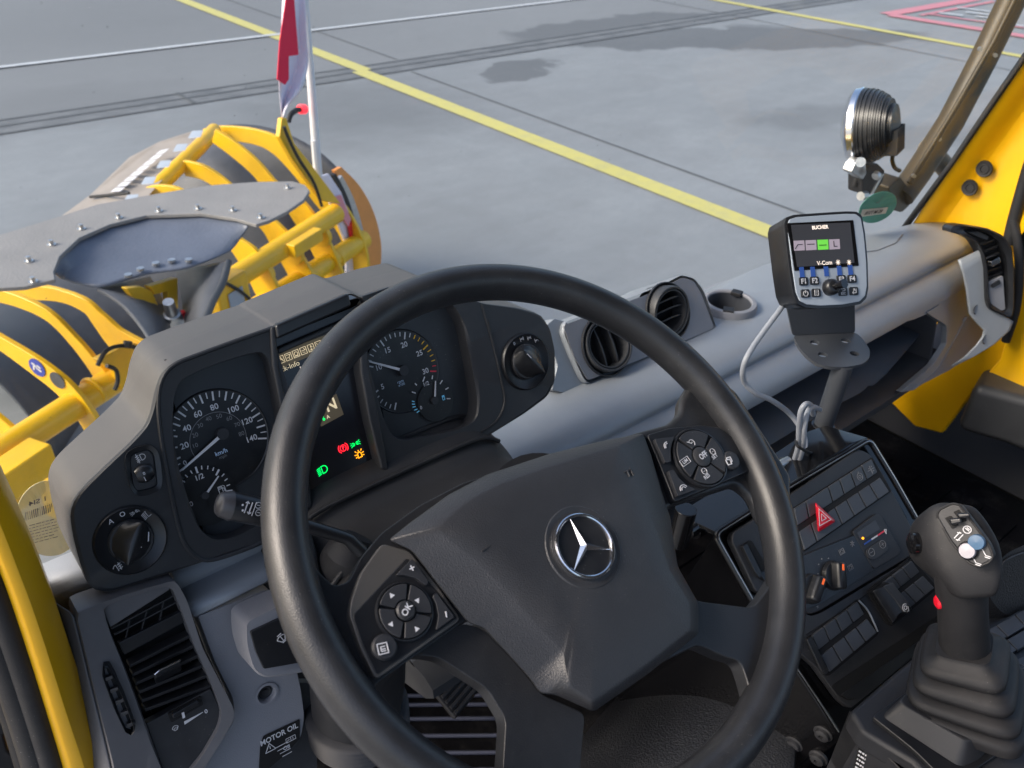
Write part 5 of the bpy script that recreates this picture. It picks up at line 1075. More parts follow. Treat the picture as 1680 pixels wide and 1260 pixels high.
cpr('main_panel', [(1290, 985), (1330, 1011), (1346, 1006), (1499, 914), (1515, 900), (1550, 1000), (1545, 1040), (1396, 1163), (1380, 1150), (1340, 1095), (1300, 1060), (1250, 985)], .0015, .012, BLK, .004, .002)
g = Geo(); g.tube(CO.pl([(1322, 1042), (1410, 984), (1500, 908)], .001), .0012, 6); g.out('panel_groove', VOID, con)
cpr('tray_slot', [(1364, 1126), (1378, 1116), (1538, 1010), (1550, 1025), (1545, 1040), (1408, 1146), (1390, 1149), (1374, 1140)], .0022, .002, VOID, .003, 0)
cpr('tray_lip', [(1380, 1140), (1540, 1030), (1546, 1040), (1408, 1146), (1392, 1147)], .003, .002, SAT, .002, .0006)
def bank(quad, nc, cells, h=.0065, parent=None, labels=None, glyph=None, gap=.09, mid=.10, name='button', inset=.045):
    Q = CO.pl(quad, h); out = []
    bl = lambda s_, t: (Q[0].lerp(Q[1], s_)).lerp(Q[3].lerp(Q[2], s_), t)
    for (c0i, c1i, row) in cells:
        s0 = c0i / nc + inset / nc; s1 = c1i / nc - inset / nc; t0, t1 = (0, .5 - mid) if row == 0 else (.5 + mid * .6, 1)
        if row == 2: t0, t1 = 0, 1
        q = [bl(s0, t0), bl(s1, t0), bl(s1, t1), bl(s0, t1)]
        if row == 0: q2 = [q[0], q[1], q[2] - CO.n * .002, q[3] - CO.n * .002]
        else: q2 = [q[0] - CO.n * .002, q[1] - CO.n * .002, q[2], q[3]]
        g = Geo(); g.prism(q2, CO.n * .005); out.append(g.out(name, KEY, parent or con, bevel=.0008))
    return bl, out
# upper switch bank
cpr('bank_well', [(1300, 834), (1431, 750), (1463, 806), (1319, 906)], .0036, .002, VOID, .002, 0)
bl, bs = bank([(1303, 835), (1431, 753), (1460, 806), (1320, 903)], 7, [(i, i + 1, r) for r in (0, 1) for i in (0, 3, 4, 5, 6)] + [(1, 3, 0), (1, 3, 1)])
c = bl(5.5 / 7, .22); g = Geo(); strokes(g, CO, c, [arc(0, 0, 1, 0, 360, 18), arc(0, 0, .45, 0, 360, 10), [(-.2, 1), (.2, 1.4)]], .0006, .0045, 0, .0006); g.out('print', GRYP, bs[3])
c = bl(6.5 / 7, .22); g = Geo(); strokes(g, CO, c, [[(-1.2, 0), (1.2, 0)], [(0, 1), (0, -1.2)], [(.6, .8), (.6, .5)], [(-.7, .5), (-.3, .5)], [(.4, -.6), (.9, -.6)]], .0007, .0048, 0, .0006); g.out('print', GRYP, bs[4])
# red triangular warning button
T_ = [(1337, 823), (1372, 855), (1342, 874)]; T2 = [(1340, 829), (1366, 854), (1343, 868)]
g = Geo(); g.loft([rnd(CO.pl(T_, .004), .004), rnd(CO.pl(T_, .009), .004), rnd(CO.pl(T2, .0125), .003)]); hz = g.out('warning_button', REDP, con, sharp=70, label='red triangular warning light button')
g = Geo(); c = CO.px(1350.5, 849, .0128)
vs_ = [CO.px(x, y, .0128) - c for x, y in [(1342, 832), (1366, 853), (1343, 866)]]; vs2 = [(v.dot(CO.u), v.dot(CO.v)) for v in vs_]
strokes(g, CO, c, [[(x * k, y * k) for x, y in vs2 + vs2[:1]] for k in (.82, .34)], .0007, 1, 0, .0005); g.out('print', WHT, hz)
# heating controls
cpr('climate_plate', [(1245, 940), (1402, 878), (1434, 936), (1345, 992), (1322, 1000), (1280, 985)], .006, .003, SAT, .002, .0006)
cpr('temperature_panel', [(1399, 872), (1437, 843), (1445, 845), (1478, 903), (1474, 912), (1436, 933), (1431, 930)], .0066, .003, BLK, .002, .001)
tp = cpr('temperature_window', [(1406, 874), (1436, 853), (1444, 868), (1413, 887)], .0072, .0008, PKT, .001, 0)
g = Geo(); g.cyl(CO, CO.px(1415.5, 883, .0072), .0016, 0, .0008, 14); g.out('amber_light', E_A, tp)
for (x0, y0, x1, y1, m) in ((1418, 893, 1430, 885, BLUS), (1430, 885, 1440, 878.5, WHT), (1440, 878.5, 1451, 871, REDP)):
    g = Geo(); A, B = CO.px(x0, y0, .0078), CO.px(x1, y1, .0078); d = (B - A).normalized(); q = CO.n.cross(d) * .0009; g.prism([A - q, B - q, B + q, A + q], CO.n * .0003); g.out('colour_bar', m, tp)
g = Geo(); strokes(g, CO, CO.px(1453, 872, .0074), [[(-.5, .8), (.5, .8), (0, -.9), (-.5, .8)]], .0008, .0032, -.3); g.out('print', WHT, tp)
cpr('temperature_keys', [(1421, 903), (1446, 885), (1455, 890), (1458, 902), (1437, 918), (1426, 917)], .0085, .002, DKG, .004, .0006)
g = Geo()
for x, y, p_ in ((1430, 906, 0), (1448, 893, 1)): strokes(g, CO, CO.px(x, y, .009), [arc(0, 0, 1, 0, 360, 18), [(-.5, 0), (.5, 0)]] + ([[(0, -.5), (0, .5)]] if p_ else []), .0006, .0048, -.0)
for x, y in ((1381, 905), (1395, 931)): strokes(g, CO, CO.px(x, y, .0062), [arc(0, 0, .5, 0, 360, 12), [(-.9, -.7), (.9, -.7), (.9, .7), (-.9, .7), (-.9, -.7)]], .0006, .0042)
strokes(g, CO, CO.px(1398, 892, .0062), [[(math.cos(q) * .3, math.sin(q) * .3), (math.cos(q), math.sin(q))] for q in [k * math.pi / 3 for k in range(6)]], .0007, .0035)
for x, y in [(1343, 926), (1348, 917), (1359, 916), (1370, 921), (1379, 932), (1342, 941), (1346, 955), (1356, 966), (1347, 972)]: g.cyl(CO, CO.px(x, y, .006), .0008, 0, .0006, 8)
text(g, 'x', CO, CO.px(1341, 995, .0062), .007, 0, .0003); g.out('print', GRYP, con)
for i, (x, y) in enumerate(((1368, 944), (1331, 966))):
    c = CO.px(x, y, .006); a_ = CO.ang(CO.px(x, y), (1367, 1337)[i], (925, 948)[i]); fr = Fr(c, CO.u * math.cos(a_) + CO.v * math.sin(a_), CO.v * math.cos(a_) - CO.u * math.sin(a_))
    g = Geo(); g.cyl(fr, c, .0185, 0, .006, 40, .017); kn = g.out('climate_knob', SAT, con, bevel=.001)
    g = Geo(); g.loft([rnd([fr.pt(a_, b_, h_) for a_, b_ in ((-.0165 * k, -.0075 * q), (.0165 * k, -.0075 * q), (.0165 * k, .0075 * q), (-.0165 * k, .0075 * q))], .004) for h_, k, q in ((.005, 1, 1.1), (.012, .98, .95), (.0155, .95, .75), (.0168, .86, .5))]); g.out('knob_grip', SAT, kn, sharp=50)
    g = Geo(); g.box(fr, .006, .0135, -.0013, .0013, .0165, .0174); g.out('orange_pointer', mat('orange_print', (.8, .12, .02), .5, emit=.3), kn)
# slot left of the wheel rim
cpr('side_slot', [(1214, 897), (1232, 885), (1262, 935), (1258, 955), (1246, 950)], .0045, .003, VOID, .004, 0)
cpr('slot_lever', [(1218, 895), (1226, 892), (1250, 940), (1248, 950), (1240, 940)], .009, .006, SAT, .003, .001)
# lower switch banks
cpr('bank_well', [(1323, 1048), (1408, 983), (1415, 985), (1442, 1034), (1440, 1042), (1360, 1109), (1352, 1108)], .0030, .002, VOID, .003, 0)
bank([(1333, 1043), (1408, 987), (1440, 1037), (1361, 1103)], 4, [(i, i + 1, r) for r in (0, 1) for i in range(4)])
cpr('bank_end', [(1324, 1049), (1332, 1044), (1360, 1102), (1355, 1107), (1350, 1104)], .0085, .004, SAT, .002, .001)
g = Geo(); g.tube(cat(CO.pl([(1409, 985), (1424, 1002), (1434, 1022), (1440, 1036)], .006), 5), .0012, 8); g.out('bank_edge', STL, con)
cpr('bank_well', [(1423, 971), (1440, 955), (1497, 917), (1537, 962), (1535, 968), (1463, 1028), (1455, 1024)], .0030, .002, VOID, .003, 0)
bank([(1449, 957), (1497, 920), (1534, 964), (1487, 1002)], 3, [(i, i + 1, r) for r in (0, 1) for i in range(3)])
g = Geo(); sec = lambda h, P_: CO.pl(P_, h)
g.loft([sec(.003, [(1426, 971), (1452, 953), (1496, 998), (1463, 1025)]), sec(.014, [(1432, 969), (1456, 956), (1497, 999), (1465, 1023)]), sec(.020, [(1449, 963), (1462, 956), (1495, 996), (1474, 1008)])]); lvv = g.out('parking_brake_lever', SAT, con, bevel=.0015)
g = Geo(); g.prism(CO.pl([(1450, 962), (1465, 956), (1480, 975), (1492, 990), (1484, 1005), (1470, 985)], .0215), CO.n * .002); g.out('lever_top', DKG, lvv, bevel=.001)
g = Geo(); strokes(g, CO, CO.px(1485.5, 997, .0220), [arc(0, 0, .55, 0, 360, 12), arc(0, 0, 1.1, 60, 250, 8), [(.4, -1.1), (1, -1.1), (1, .2)]], .0008, .0042, -.3); g.out('print', WHT, lvv)
# console deck round the joystick
ZD = -.78
dk = [(1394, 1166), (1470, 1100), (1546, 1040), (1600, 985), (1760, 900), (1800, 1320), (1640, 1420), (1498, 1250), (1415, 1200)]
g = Geo(); g.prism([atZ(x, y, ZD) for x, y in dk], (0, 0, .03)); g.out('deck', BLK, con, bevel=.006, seg=3)
g = Geo(); A = [atZ(x, y, ZD - .015) for x, y in [(1394, 1166), (1415, 1203), (1500, 1255), (1640, 1420)]]
g.prism([A[0], A[1], A[2], A[3], A[3] + V((0, 0, -.3)), A[0] + V((0, 0, -.3))], (-.0, .01, 0)); g.loft([A, [p + V((0, 0, -.09)) for p in A], [p + V((.03, .02, -.4)) for p in A]], False, False); g.out('deck_side', BLK, con)
SD = Fr(A[1].lerp(A[2], .5), (A[2] - A[1]), (0, 0, 1))
if SD.n.dot(ray(1440, 1230)) > 0: SD = Fr(SD.o, -(A[2] - A[1]), (0, 0, 1))
SD = SD.off(.002)
g = Geo(); g.prism(SD.pl([(1411, 1215), (1455, 1243), (1450, 1290), (1398, 1270)]), SD.n * .0005); il = g.out('info_label', VOID, con)
g = Geo()
for k in range(8):
    y = 1219 + 6.5 * k; x = 1412 - 1.5 * k; t = 0
    while t < .92:
        w_ = random.uniform(.04, .15); A_, B_ = SD.px(x + 42 * t, y + 27 * t, .001), SD.px(x + 42 * min(.96, t + w_), y + 27 * min(.96, t + w_), .001); t += w_ + .03
        q = V((0, 0, .0013)); g.prism([A_ - q, B_ - q, B_ + q, A_ + q], SD.n * .0002)
g.out('label_print', WHT, il)
# screws and bolt heads on the console flank
SWo = CO.px(1300, 1090, -.012); SWa = (CO.px(1372, 1200, -.012) - SWo).normalized(); SWn = SWa.cross(V((0, -.12, .42))).normalized()
if SWn.dot(SWo) > 0: SWn = -SWn
for i, (x, y, r_) in enumerate([(1350, 1204, .0095), (1302, 1221, .0095), (1342, 1244, .0095), (1277, 1260, .010)]):
    P = hit(x, y, SWo, SWn); fr = Fr(P, SWa, SWn.cross(SWa))
    g = Geo(); g.lathe(fr, P, [(r_ * 1.25, -.003), (r_ * 1.25, .0), (r_, .001), (r_ * .9, .005), (r_ * .5, .0065), (.003, .0065), (.0028, .003), (.0001, .003)], 28); g.out('bolt_head', BLK, con)
for x, y in [(1406, 1205), (1277, 1238)]:
    P = hit(x, y, SWo + SWn * .002, SWn); g = Geo(); g.tube([P - SWn * .002, P + SWn * .003], .0035, 14); g.out('screw', STL, con)
# keypad on the deck beyond the joystick
kp = thing('keypad', 'bank of black push buttons on the console deck right of the joystick', 'keypad', atZ(1650, 1090, ZD))
g = Geo(); g.prism([atZ(x, y, ZD + .006) for x, y in [(1592, 1040), (1625, 1008), (1640, 998), (1760, 1010), (1780, 1150), (1700, 1200), (1660, 1180), (1620, 1110)]], (0, 0, .006)); g.out('pad_plate', SAT, kp, bevel=.001)
for j in range(5):
    for i in range(-1, 3):
        x, y = 1606 + 30 * i + 20 * j + (6 if j > 1 else 0), 1042 - 17 * i + 21 * j + (8 if j > 1 else 0)
        if x < 1585 or x > 1705: continue
        q = [(x, y), (x + 28, y - 16), (x + 46, y + 2), (x + 18, y + 19)]
        if j == 1: q = [(x - 3, y + 3), (x + 25, y - 13), (x + 42, y + 3), (x + 14, y + 20)]
        g = Geo(); g.prism([atZ(a_, b_, ZD + .012) for a_, b_ in q], (0, 0, .005)); bt = g.out('button', KEY, kp, bevel=.0008)
        cx, cy = x + 22, y + 1; fz = Fr(atZ(cx, cy, ZD + .0125), (.8, -.6, 0), (.6, .8, 0)); g = Geo()
        ic = [[[(-.8, -.8), (.8, .8)], [(-.8, .8), (.8, -.8)], [(-.9, .8), (-.5, .8)]], [arc(0, 0, 1, 0, 360, 14), [(-1, 0), (1, 0)], [(0, -.6), (0, .6)]], [arc(0, 0, .8, 30, 330, 12), [(.6, .6), (1, .2)]]][(i + j) % 3]
        if (i + 2 * j) % 2 == 0: strokes(g, fz, fz.o, ic, .0007, .0045, 0, .0003); g.out('print', GRYP, bt)
g = Geo(); g.prism([atZ(a_, b_, ZD + .0135) for a_, b_ in [(1675, 1138), (1682, 1134), (1684, 1138), (1677, 1142)]], (0, 0, .001)); g.out('red_mark', E_R, kp)

# =====================================================================  JOYSTICK
J0 = atZ(1588, 1172, ZD)
js = thing('joystick', 'black joystick with rubber boot and coloured thumb buttons on the console', 'joystick', J0)
jd = V((-.115, .29, .94)).normalized()
ju = (atZ(1608, 1248, ZD) - atZ(1444, 1176, ZD)).normalized(); JB = Fr(J0, ju, V((0, 0, 1)).cross(ju))
def sq(c, fr, a_, b_, r_=.35, n=10):
    o = []
    for k in range(4 * n):
        t = 2 * math.pi * k / (4 * n); cx, sx = math.cos(t), math.sin(t); e_ = 2 / 5.0
        o.append(c + fr.u * a_ * math.copysign(abs(cx) ** e_, cx) + fr.v * b_ * math.copysign(abs(sx) ** e_, sx))
    return o
# base bezel
g = Geo(); bz = [(1432, 1176), (1437, 1170), (1510, 1118), (1640, 1080), (1720, 1120), (1720, 1180), (1612, 1255), (1560, 1290), (1500, 1230)]
g.prism(rnd([atZ(x, y, ZD + .006) for x, y in bz], .01), (0, 0, .006)); g.out('base_rim', SAT, js, bevel=.0015)
g = Geo(); g.loft([rnd([atZ(x, y, ZD + .005) for x, y in [(1444, 1176), (1512, 1124), (1640, 1088), (1710, 1120), (1608, 1248), (1575, 1262)]], .008), rnd([atZ(x, y, ZD + .028) for x, y in [(1470, 1150), (1520, 1115), (1640, 1075), (1690, 1110), (1600, 1213), (1585, 1216)]], .012)]); g.out('base_plinth', BLK, js, bevel=.002)
g = Geo(); L = []
for a_, h_ in [(.074, .018), (.075, .026), (.072, .032), (.060, .033), (.0615, .036), (.071, .040), (.071, .045), (.066, .050), (.0535, .052), (.055, .055), (.0625, .059), (.0625, .064), (.057, .070), (.045, .073), (.046, .076), (.0525, .080), (.052, .086), (.046, .091), (.034, .095), (.033, .10)]:
    t = h_ / .1; ax = JB.n.lerp(jd, t * .9).normalized(); c = J0 + jd * h_; u_ = (JB.u - ax * JB.u.dot(ax)).normalized(); L.append(sq(c, Fr(c, u_, ax.cross(u_)), a_ * .76, a_ * .76))
g.loft(L); g.out('rubber_boot', RUB, js, sharp=75)
# grip
Gc = J0 + jd * .095; JG = Fr(Gc, JB.u - jd * JB.u.dot(jd), jd.cross(JB.u)); L = []
for t, r_ in [(0, .0225), (.02, .0232), (.5, .0222), (.85, .0232), (1, .024)]:
    c = Gc + jd * .100 * t; L.append([c + JG.u * r_ * 1.03 * math.cos(q) + JG.v * r_ * math.sin(q) for q in [2 * math.pi * k / 40 for k in range(40)]])
g = Geo(); g.loft(L); g.out('grip', RUB, js, bevel=.001)
g = Geo(); P = Gc + jd * .060; rr = (RM @ V((-1, 0, -.1))).normalized(); g.tube([P + rr * .014, P + rr * .0235, P + rr * .0255], [.008, .0075, .005], 20); g.out('side_button', REDP, js, label='red side button')
# head: sections given by their left and right silhouette points, tilting towards the thumb panel
dJ = (Gc + jd * .10).length
hp = imgframe(1578, 880, dJ - .045, (.577, -.816), (.85, .45), .38)
secs = [((1549, 972), (1623, 968), 0.0, .026), ((1545, 962), (1626, 955), 0.1, .030), ((1520, 940), (1630, 936), .3, .038), ((1501, 915), (1631, 918), .55, .041), ((1497, 888), (1627, 900), .8, .041), ((1499, 860), (1615, 880), .95, .038), ((1505, 845), (1604, 862), 1.0, .034), ((1516, 836), (1594, 846), 1.0, .028), ((1530, 831), (1588, 838), 1.0, .020)]
camr = (RM @ V((1, 0, 0))); camu = RM @ V((0, 1, 0)); camz = RM @ V((0, 0, 1)); L = []
for (a_, b_, t, dp) in secs:
    A = ray(*a_); B = ray(*b_); A = A * dJ; B = B * (dJ); c = (A + B) / 2; e1 = (B - A) * .47
    dp *= .82; e2 = (camz * 1.0 + camu * -.25 * (1 - t) + camu * .55 * t).normalized() * dp
    L.append([c + e1 * math.copysign(abs(math.cos(q)) ** .5, math.cos(q)) + e2 * math.copysign(abs(math.sin(q)) ** .5, math.sin(q)) for q in [2 * math.pi * k / 40 for k in range(40)]])
g = Geo(); g.loft(L); hd = g.out('head', RUB, js, sharp=80, sub=1)
hp = hp.off(0)
pp = [(1536, 846), (1541, 836), (1562, 826), (1574, 828), (1600, 862), (1622, 892), (1630, 912), (1624, 922), (1606, 930), (1590, 924), (1560, 888)]
g = Geo(); g.prism(rnd(hp.pl(pp, .002), .004), hp.n * .016); pn = g.out('thumb_panel', BLK, hd, bevel=.002)
g = Geo(); g.tube(cat(rnd(hp.pl(pp, .0015), .004), 2, True) , .0012, 8); g.out('panel_seam', RUB, hd)
def hpr(name, pts, h, th, m, r=.002, bev=.001, par=None): g = Geo(); g.prism(rnd(hp.pl(pts, h), r), hp.n * th); return g.out(name, m, par or js, bevel=bev)
hpr('rocker_well', [(1550, 850), (1560, 846), (1572, 862), (1562, 868)], .0035, .002, VOID, .001, 0); hpr('rocker_well', [(1564, 840), (1573, 836), (1586, 854), (1578, 858)], .0035, .002, VOID, .001, 0)
g = Geo(); g.loft([hp.pl([(1556, 851), (1560, 862), (1579, 858), (1577, 849)], h) for h in (.003, .013)]); g.out('rocker', SAT, js, bevel=.002)
g = Geo(); g.loft([hp.pl([(1568, 842), (1573, 851), (1594, 848), (1591, 841)], h) for h in (.003, .014)]); g.out('rocker', SAT, js, bevel=.002)
for nm, x, y, m in (('pale_button', 1589, 903, LGB), ('blue_button', 1604, 889, BLUP)):
    c = hp.px(x, y, .002); g = Geo(); g.lathe(hp, c, [(.0072, 0), (.0072, .006), (.0066, .0075), (.0001, .008)], 32); g.out(nm, m, js)
c = hp.px(1589, 903, .002); g = Geo(); g.lathe(hp, c, [(.0086, 0), (.0086, .003), (.008, .004), (.0075, .003)], 32); g.out('button_collar', SAT, js)
g = Geo(); c = ray(1500, 891) * (dJ - .004); g.tube([c + camr * .008, c - camr * .003, c - camr * .0055], [.011, .0105, .006], 20); g.out('left_thumb_button', GLS, js)
g = Geo()
strokes(g, hp, hp.px(1573, 880, .0025), [[(-.4, -.9), (-.4, .9)], [(.4, -.9), (.4, .9)], [(-.7, .5), (-.1, .9)], [(.1, -.9), (.7, -.5)]], .0009, .0042, .3)
strokes(g, hp, hp.px(1587, 869, .0025), [arc(0, 0, 1, 0, 360, 12), [(-.6, 0), (.6, 0)], [(-.4, .4), (.4, .4)]], .0009, .0034, .3)
for x, y in ((1603, 921), (1619, 909)): strokes(g, hp, hp.px(x, y, .0025), [[(-1, .9), (-.2, -.4), (1, -.6)], [(-.3, -.8), (.8, -1)]], .0008, .0036, .9)
g.out('print', WHT, hd)

# =====================================================================  CONTROL MONITOR ON ITS STALK
MF = imgframe(1355, 428, 1.14, (1, .045), (-.085, 1), -.30)
mon = thing('control_monitor', 'small grey control monitor with function keys on a steel stalk', 'monitor', (.945, .453, -.75))
fo_ = [(1290, 372), (1293, 361), (1305, 357), (1345, 354), (1385, 351.5), (1402, 352), (1410, 358), (1415, 385), (1419, 430), (1420, 470), (1417, 486), (1408, 495), (1380, 500), (1345, 502), (1322, 500), (1310, 494), (1304, 480), (1298, 440)]
mc = MF.px(1355, 428); P = rnd(MF.pl(fo_), .002); sc_ = lambda k, h: [mc + (p - mc) * k + MF.n * h for p in P]
g = Geo(); g.loft([sc_(.95, -.046), sc_(1.0, -.042), sc_(1.05, -.008), sc_(1.065, -.002), sc_(1.06, .001), sc_(1.02, .0015)]); g.out('housing', SAT, mon, sharp=50)
g = Geo(); g.prism(sc_(1.0, .003), MF.n * .002); fc_ = g.out('front_panel', FACEB, mon, bevel=.0008)
def mp_(name, pts, h, th, m, r=.001, bev=0, par=None): g = Geo(); g.prism(rnd(MF.pl(pts, h), r), MF.n * th); return g.out(name, m, par or mon, bevel=bev)
scr = mp_('screen', [(1291.5, 366), (1400, 361), (1409, 436), (1304, 444.5)], .0036, .002, GLS)
mp_('screen_image', [(1298, 369), (1395, 365), (1402, 431), (1308, 438)], .0040, .0003, mat('screen_glow', (.035, .035, .04), .3, emit=.2), .0005, 0, scr)
g = Geo(); text(g, 'BUCHER', MF, MF.px(1345.5, 373, .0041), .0062, .03, 0, bold=.035); g.out('screen_text', E_W, scr); g = Geo(); text(g, 'V-Com', MF, MF.px(1353, 431.5, .0041), .0075, .03, 0, bold=.01)
for x in (1375, 1393): strokes(g, MF, MF.px(x, 430.5, .004), [[(-math.cos(q), -math.sin(q)), (math.cos(q), math.sin(q))] for q in [k * math.pi / 4 for k in range(4)]], .0005, .0032)
g.out('screen_text', E_W, scr)
for k, x in enumerate((1311, 1330.5, 1350, 1369)):
    y = 402.5 - .7 * k; mp_('screen_tile', [(x - 9, y - 7.5), (x + 8.5, y - 8.3), (x + 9.5, y + 8), (x - 8, y + 9)], .0041, .0001, E_L2 if k == 2 else E_L, .0005, 0, scr)
    g = Geo(); strokes(g, MF, MF.px(x, y + 1, .0042), [[[(-1, -.6), (-.3, .3), (.9, .3)]], [[(-.9, .3), (.9, .3)]], [[(-.9, .0), (.9, .0)]], [[(-.1, .8), (-.1, -.4), (.7, -.4)]]][k], .0009, .0055, 0, .0003); g.out('tile_line', VOID, scr)
for x, y, y2 in ((1315.5, 438, 455), (1333.5, 437.5, 454), (1355.5, 437, 453), (1377, 436, 452), (1395, 435, 451)):
    mp_('blue_stripe', [(x - 4, y + .3), (x + 3.2, y), (x + 5, y2), (x - 2.5, y2 + .3)], .0042, .0004, BLUS, .0003)
for x, y, s_ in ((1319, 461.5, 'F1'), (1337, 460.5, 'F2'), (1381, 458.3, 'F3'), (1398.6, 457.4, 'F4'), (1322, 481.5, ''), (1339.7, 480.3, ''), (1383.6, 478.4, ''), (1401.5, 477.5, '')):
    k_ = mp_('key', [(x - 7.4, y - 6.6), (x + 6.6, y - 7), (x + 7.6, y + 6.6), (x - 6.4, y + 7)], .0048, .0022, SAT, .0022, .0003)
    g = Geo(); c = MF.px(x, y, .005)
    if s_: text(g, s_, MF, c, .0088, .03, 0, bold=.03)
    elif x < 1330: strokes(g, MF, c, [arc(0, 0, 1, 120, 420, 14), [(0, .2), (0, 1.2)]], .0007, .0033)
    elif x < 1350: strokes(g, MF, c, [[(-.8, -1), (.8, -1), (.8, 1), (-.8, 1), (-.8, -1)], [(-.4, .5), (.4, .5)], [(-.4, 0), (.4, 0)], [(-.4, -.5), (.4, -.5)]], .0005, .0034)
    elif x < 1390: text(g, 'ESC', MF, c - MF.v * .0025, .0042, 0, 0, bold=.02); strokes(g, MF, c + MF.v * .002, [[(-1, .5), (.6, .5), (1, .1), (.6, -.4), (-.5, -.4)]], .0006, .003)
    else: strokes(g, MF, c, [[(.8, .8), (.8, -.6), (-.8, -.6)], [(-.3, -.1), (-.8, -.6), (-.3, -1.1)], [(-.3, .9), (.3, .2)], [(.3, .9), (-.3, .2)]], .0007, .0034)
    g.out('key_print', WHT, k_)
g = Geo(); c = MF.px(1360.5, 472, .003); g.lathe(MF, c, [(.0105, 0), (.0105, .006), (.009, .010), (.006, .012), (.0001, .012)], 32); kn = g.out('selector_knob', SAT, mon)
g = Geo(); d_ = (MF.n + MF.u * .1 + MF.v * -.1).normalized(); g.tube([c + MF.n * .008, c + MF.n * .015 + MF.u * .003 + MF.v * .001, c + MF.n * .024 + MF.u * .005 + MF.v * .0015], [.005, .005, .006], 20); g.out('knob_stub', GLS, kn)
# bracket plates, stalk, clamp
ZP = -.59; ba, bb = atZ(1301, 551, ZP), atZ(1403, 546, ZP); bn = (bb - ba).cross(V((0, 0, 1))).normalized()
if bn.dot(ba) > 0: bn = -bn
g = Geo(); g.prism(rnd([hit(x, y, ba, bn) for x, y in [(1284, 470), (1402, 470), (1403, 500), (1403.5, 546), (1301, 551), (1291, 505)]], .004), bn * .0045); g.out('bracket_plate', PINM, mon, bevel=.001)
g = Geo(); bp_ = rnd([atZ(x, y, ZP) for x, y in [(1301, 550), (1403.5, 545), (1416, 556), (1427, 573), (1427, 587), (1416, 597), (1390, 602), (1362, 602), (1340, 597), (1322, 583), (1310, 568)]], .008); g.prism(bp_, (0, 0, .0045)); bp2 = g.out('bracket_foot', PINM, mon)
hz_ = Fr((0, 0, ZP), (.94, -.34, 0), (.34, .94, 0))
for x, y in [(1337, 562), (1387, 559), (1350, 582), (1402, 580)]:
    c = atZ(x, y, ZP); g = Geo(); g.cyl(hz_, c, .0064, -.02, .02, 24); cut(bp2, g)
tp_ = atZ(1384, 598, ZP - .003); bt_ = V((tp_.x - .010, tp_.y - .002, -.745))
bt_ = atY(1336, 742, tp_.y)
g = Geo(); g.tube([tp_, bt_], .0132, 28); g.out('stalk', PINM, mon)
g = Geo(); A = atY(1351, 697, tp_.y - .001); B = atY(1336, 745, tp_.y - .001); g.tube([A, B], .0165, 28); cl_ = g.out('clamp_sleeve', GLS, mon, bevel=.001)
g = Geo(); g.tube([B + (A - B) * .02, B + (A - B) * .10], .019, 28); g.out('clamp_collar', SAT, cl_)
# grab rail of the console
gr_ = thing('grab_rail', 'gloss black tube rail clamped along the top edge of the console', 'rail', atY(1300, 760, .43))
g = Geo(); g.tube([atY(1326, 742, .43), atY(1287, 768, .43)], .0115, 24); g.out('rail_tube', GLS, gr_, bevel=.001)
g = Geo(); g.tube([atY(1322, 747, .43), atY(1312, 750, .43)], .0145, 24); g.tube([atY(1290, 765, .43), atY(1280, 772, .43)], .014, 24); g.out('rail_clamp', GLS, gr_, bevel=.001)
g = Geo(); g.tube([atY(1277, 764, .43), atY(1293, 756, .43)], .006, 12); g.tube([atY(1308, 738, .44), atY(1326, 732, .44)], .004, 12); g.out('clamp_bolt', STL, gr_)
g = Geo(); g.tube([atY(1126, 835, .42), atY(1112, 892, .42)], .0125, 24); g.tube([atY(1136, 870, .44), atY(1168, 850, .44)], .0125, 24); g.tube([atY(1128, 873, .43), atY(1140, 866, .43)], .009, 20); g.out('rail_end', GLS, gr_, bevel=.001)
g = Geo(); g.tube([atY(1190, 838, .46), atY(1240, 800, .46), atY(1300, 765, .46)], .006, 12); g.out('rail_seal', RUB, gr_)
# grey cable
cb = thing('monitor_cable', 'pale grey cable hanging from the control monitor to the stalk clamp', 'cable', atY(1221, 605, .50))
g = Geo(); y_ = .50
g.tube(cat([atY(*p) for p in [(1300, 480, .54), (1280, 508, .52), (1250, 548, .51), (1227, 583, .5), (1219, 607, .5), (1222, 628, .5), (1240, 645, .49), (1268, 658, .48), (1297, 680, .47), (1316, 708, .45), (1321, 733, .43), (1308, 757, .43)]], 8), .0036, 12); g.out('cable_run', CABL, cb)
g = Geo(); g.tube(cat([atY(*p) for p in [(1298, 770, .43), (1309, 735, .42), (1311, 700, .42), (1314, 675, .42), (1322, 663, .42), (1331, 666, .43), (1334, 680, .44)]], 8), .0034, 12)
g.tube(cat([atY(*p) for p in [(1305, 772, .425), (1317, 735, .415), (1320, 700, .415), (1325, 676, .42), (1334, 668, .43), (1345, 672, .45)]], 8), .0034, 12); g.out('cable_loop', CABL, cb)
g = Geo(); P_ = [atY(*p) for p in [(1306, 722, .425), (1309, 732, .41), (1330, 743, .415), (1352, 744, .425), (1356, 738, .44)]]; g.tube(cat(P_, 6), .002, 8); g.out('cable_tie', RUB, cb)

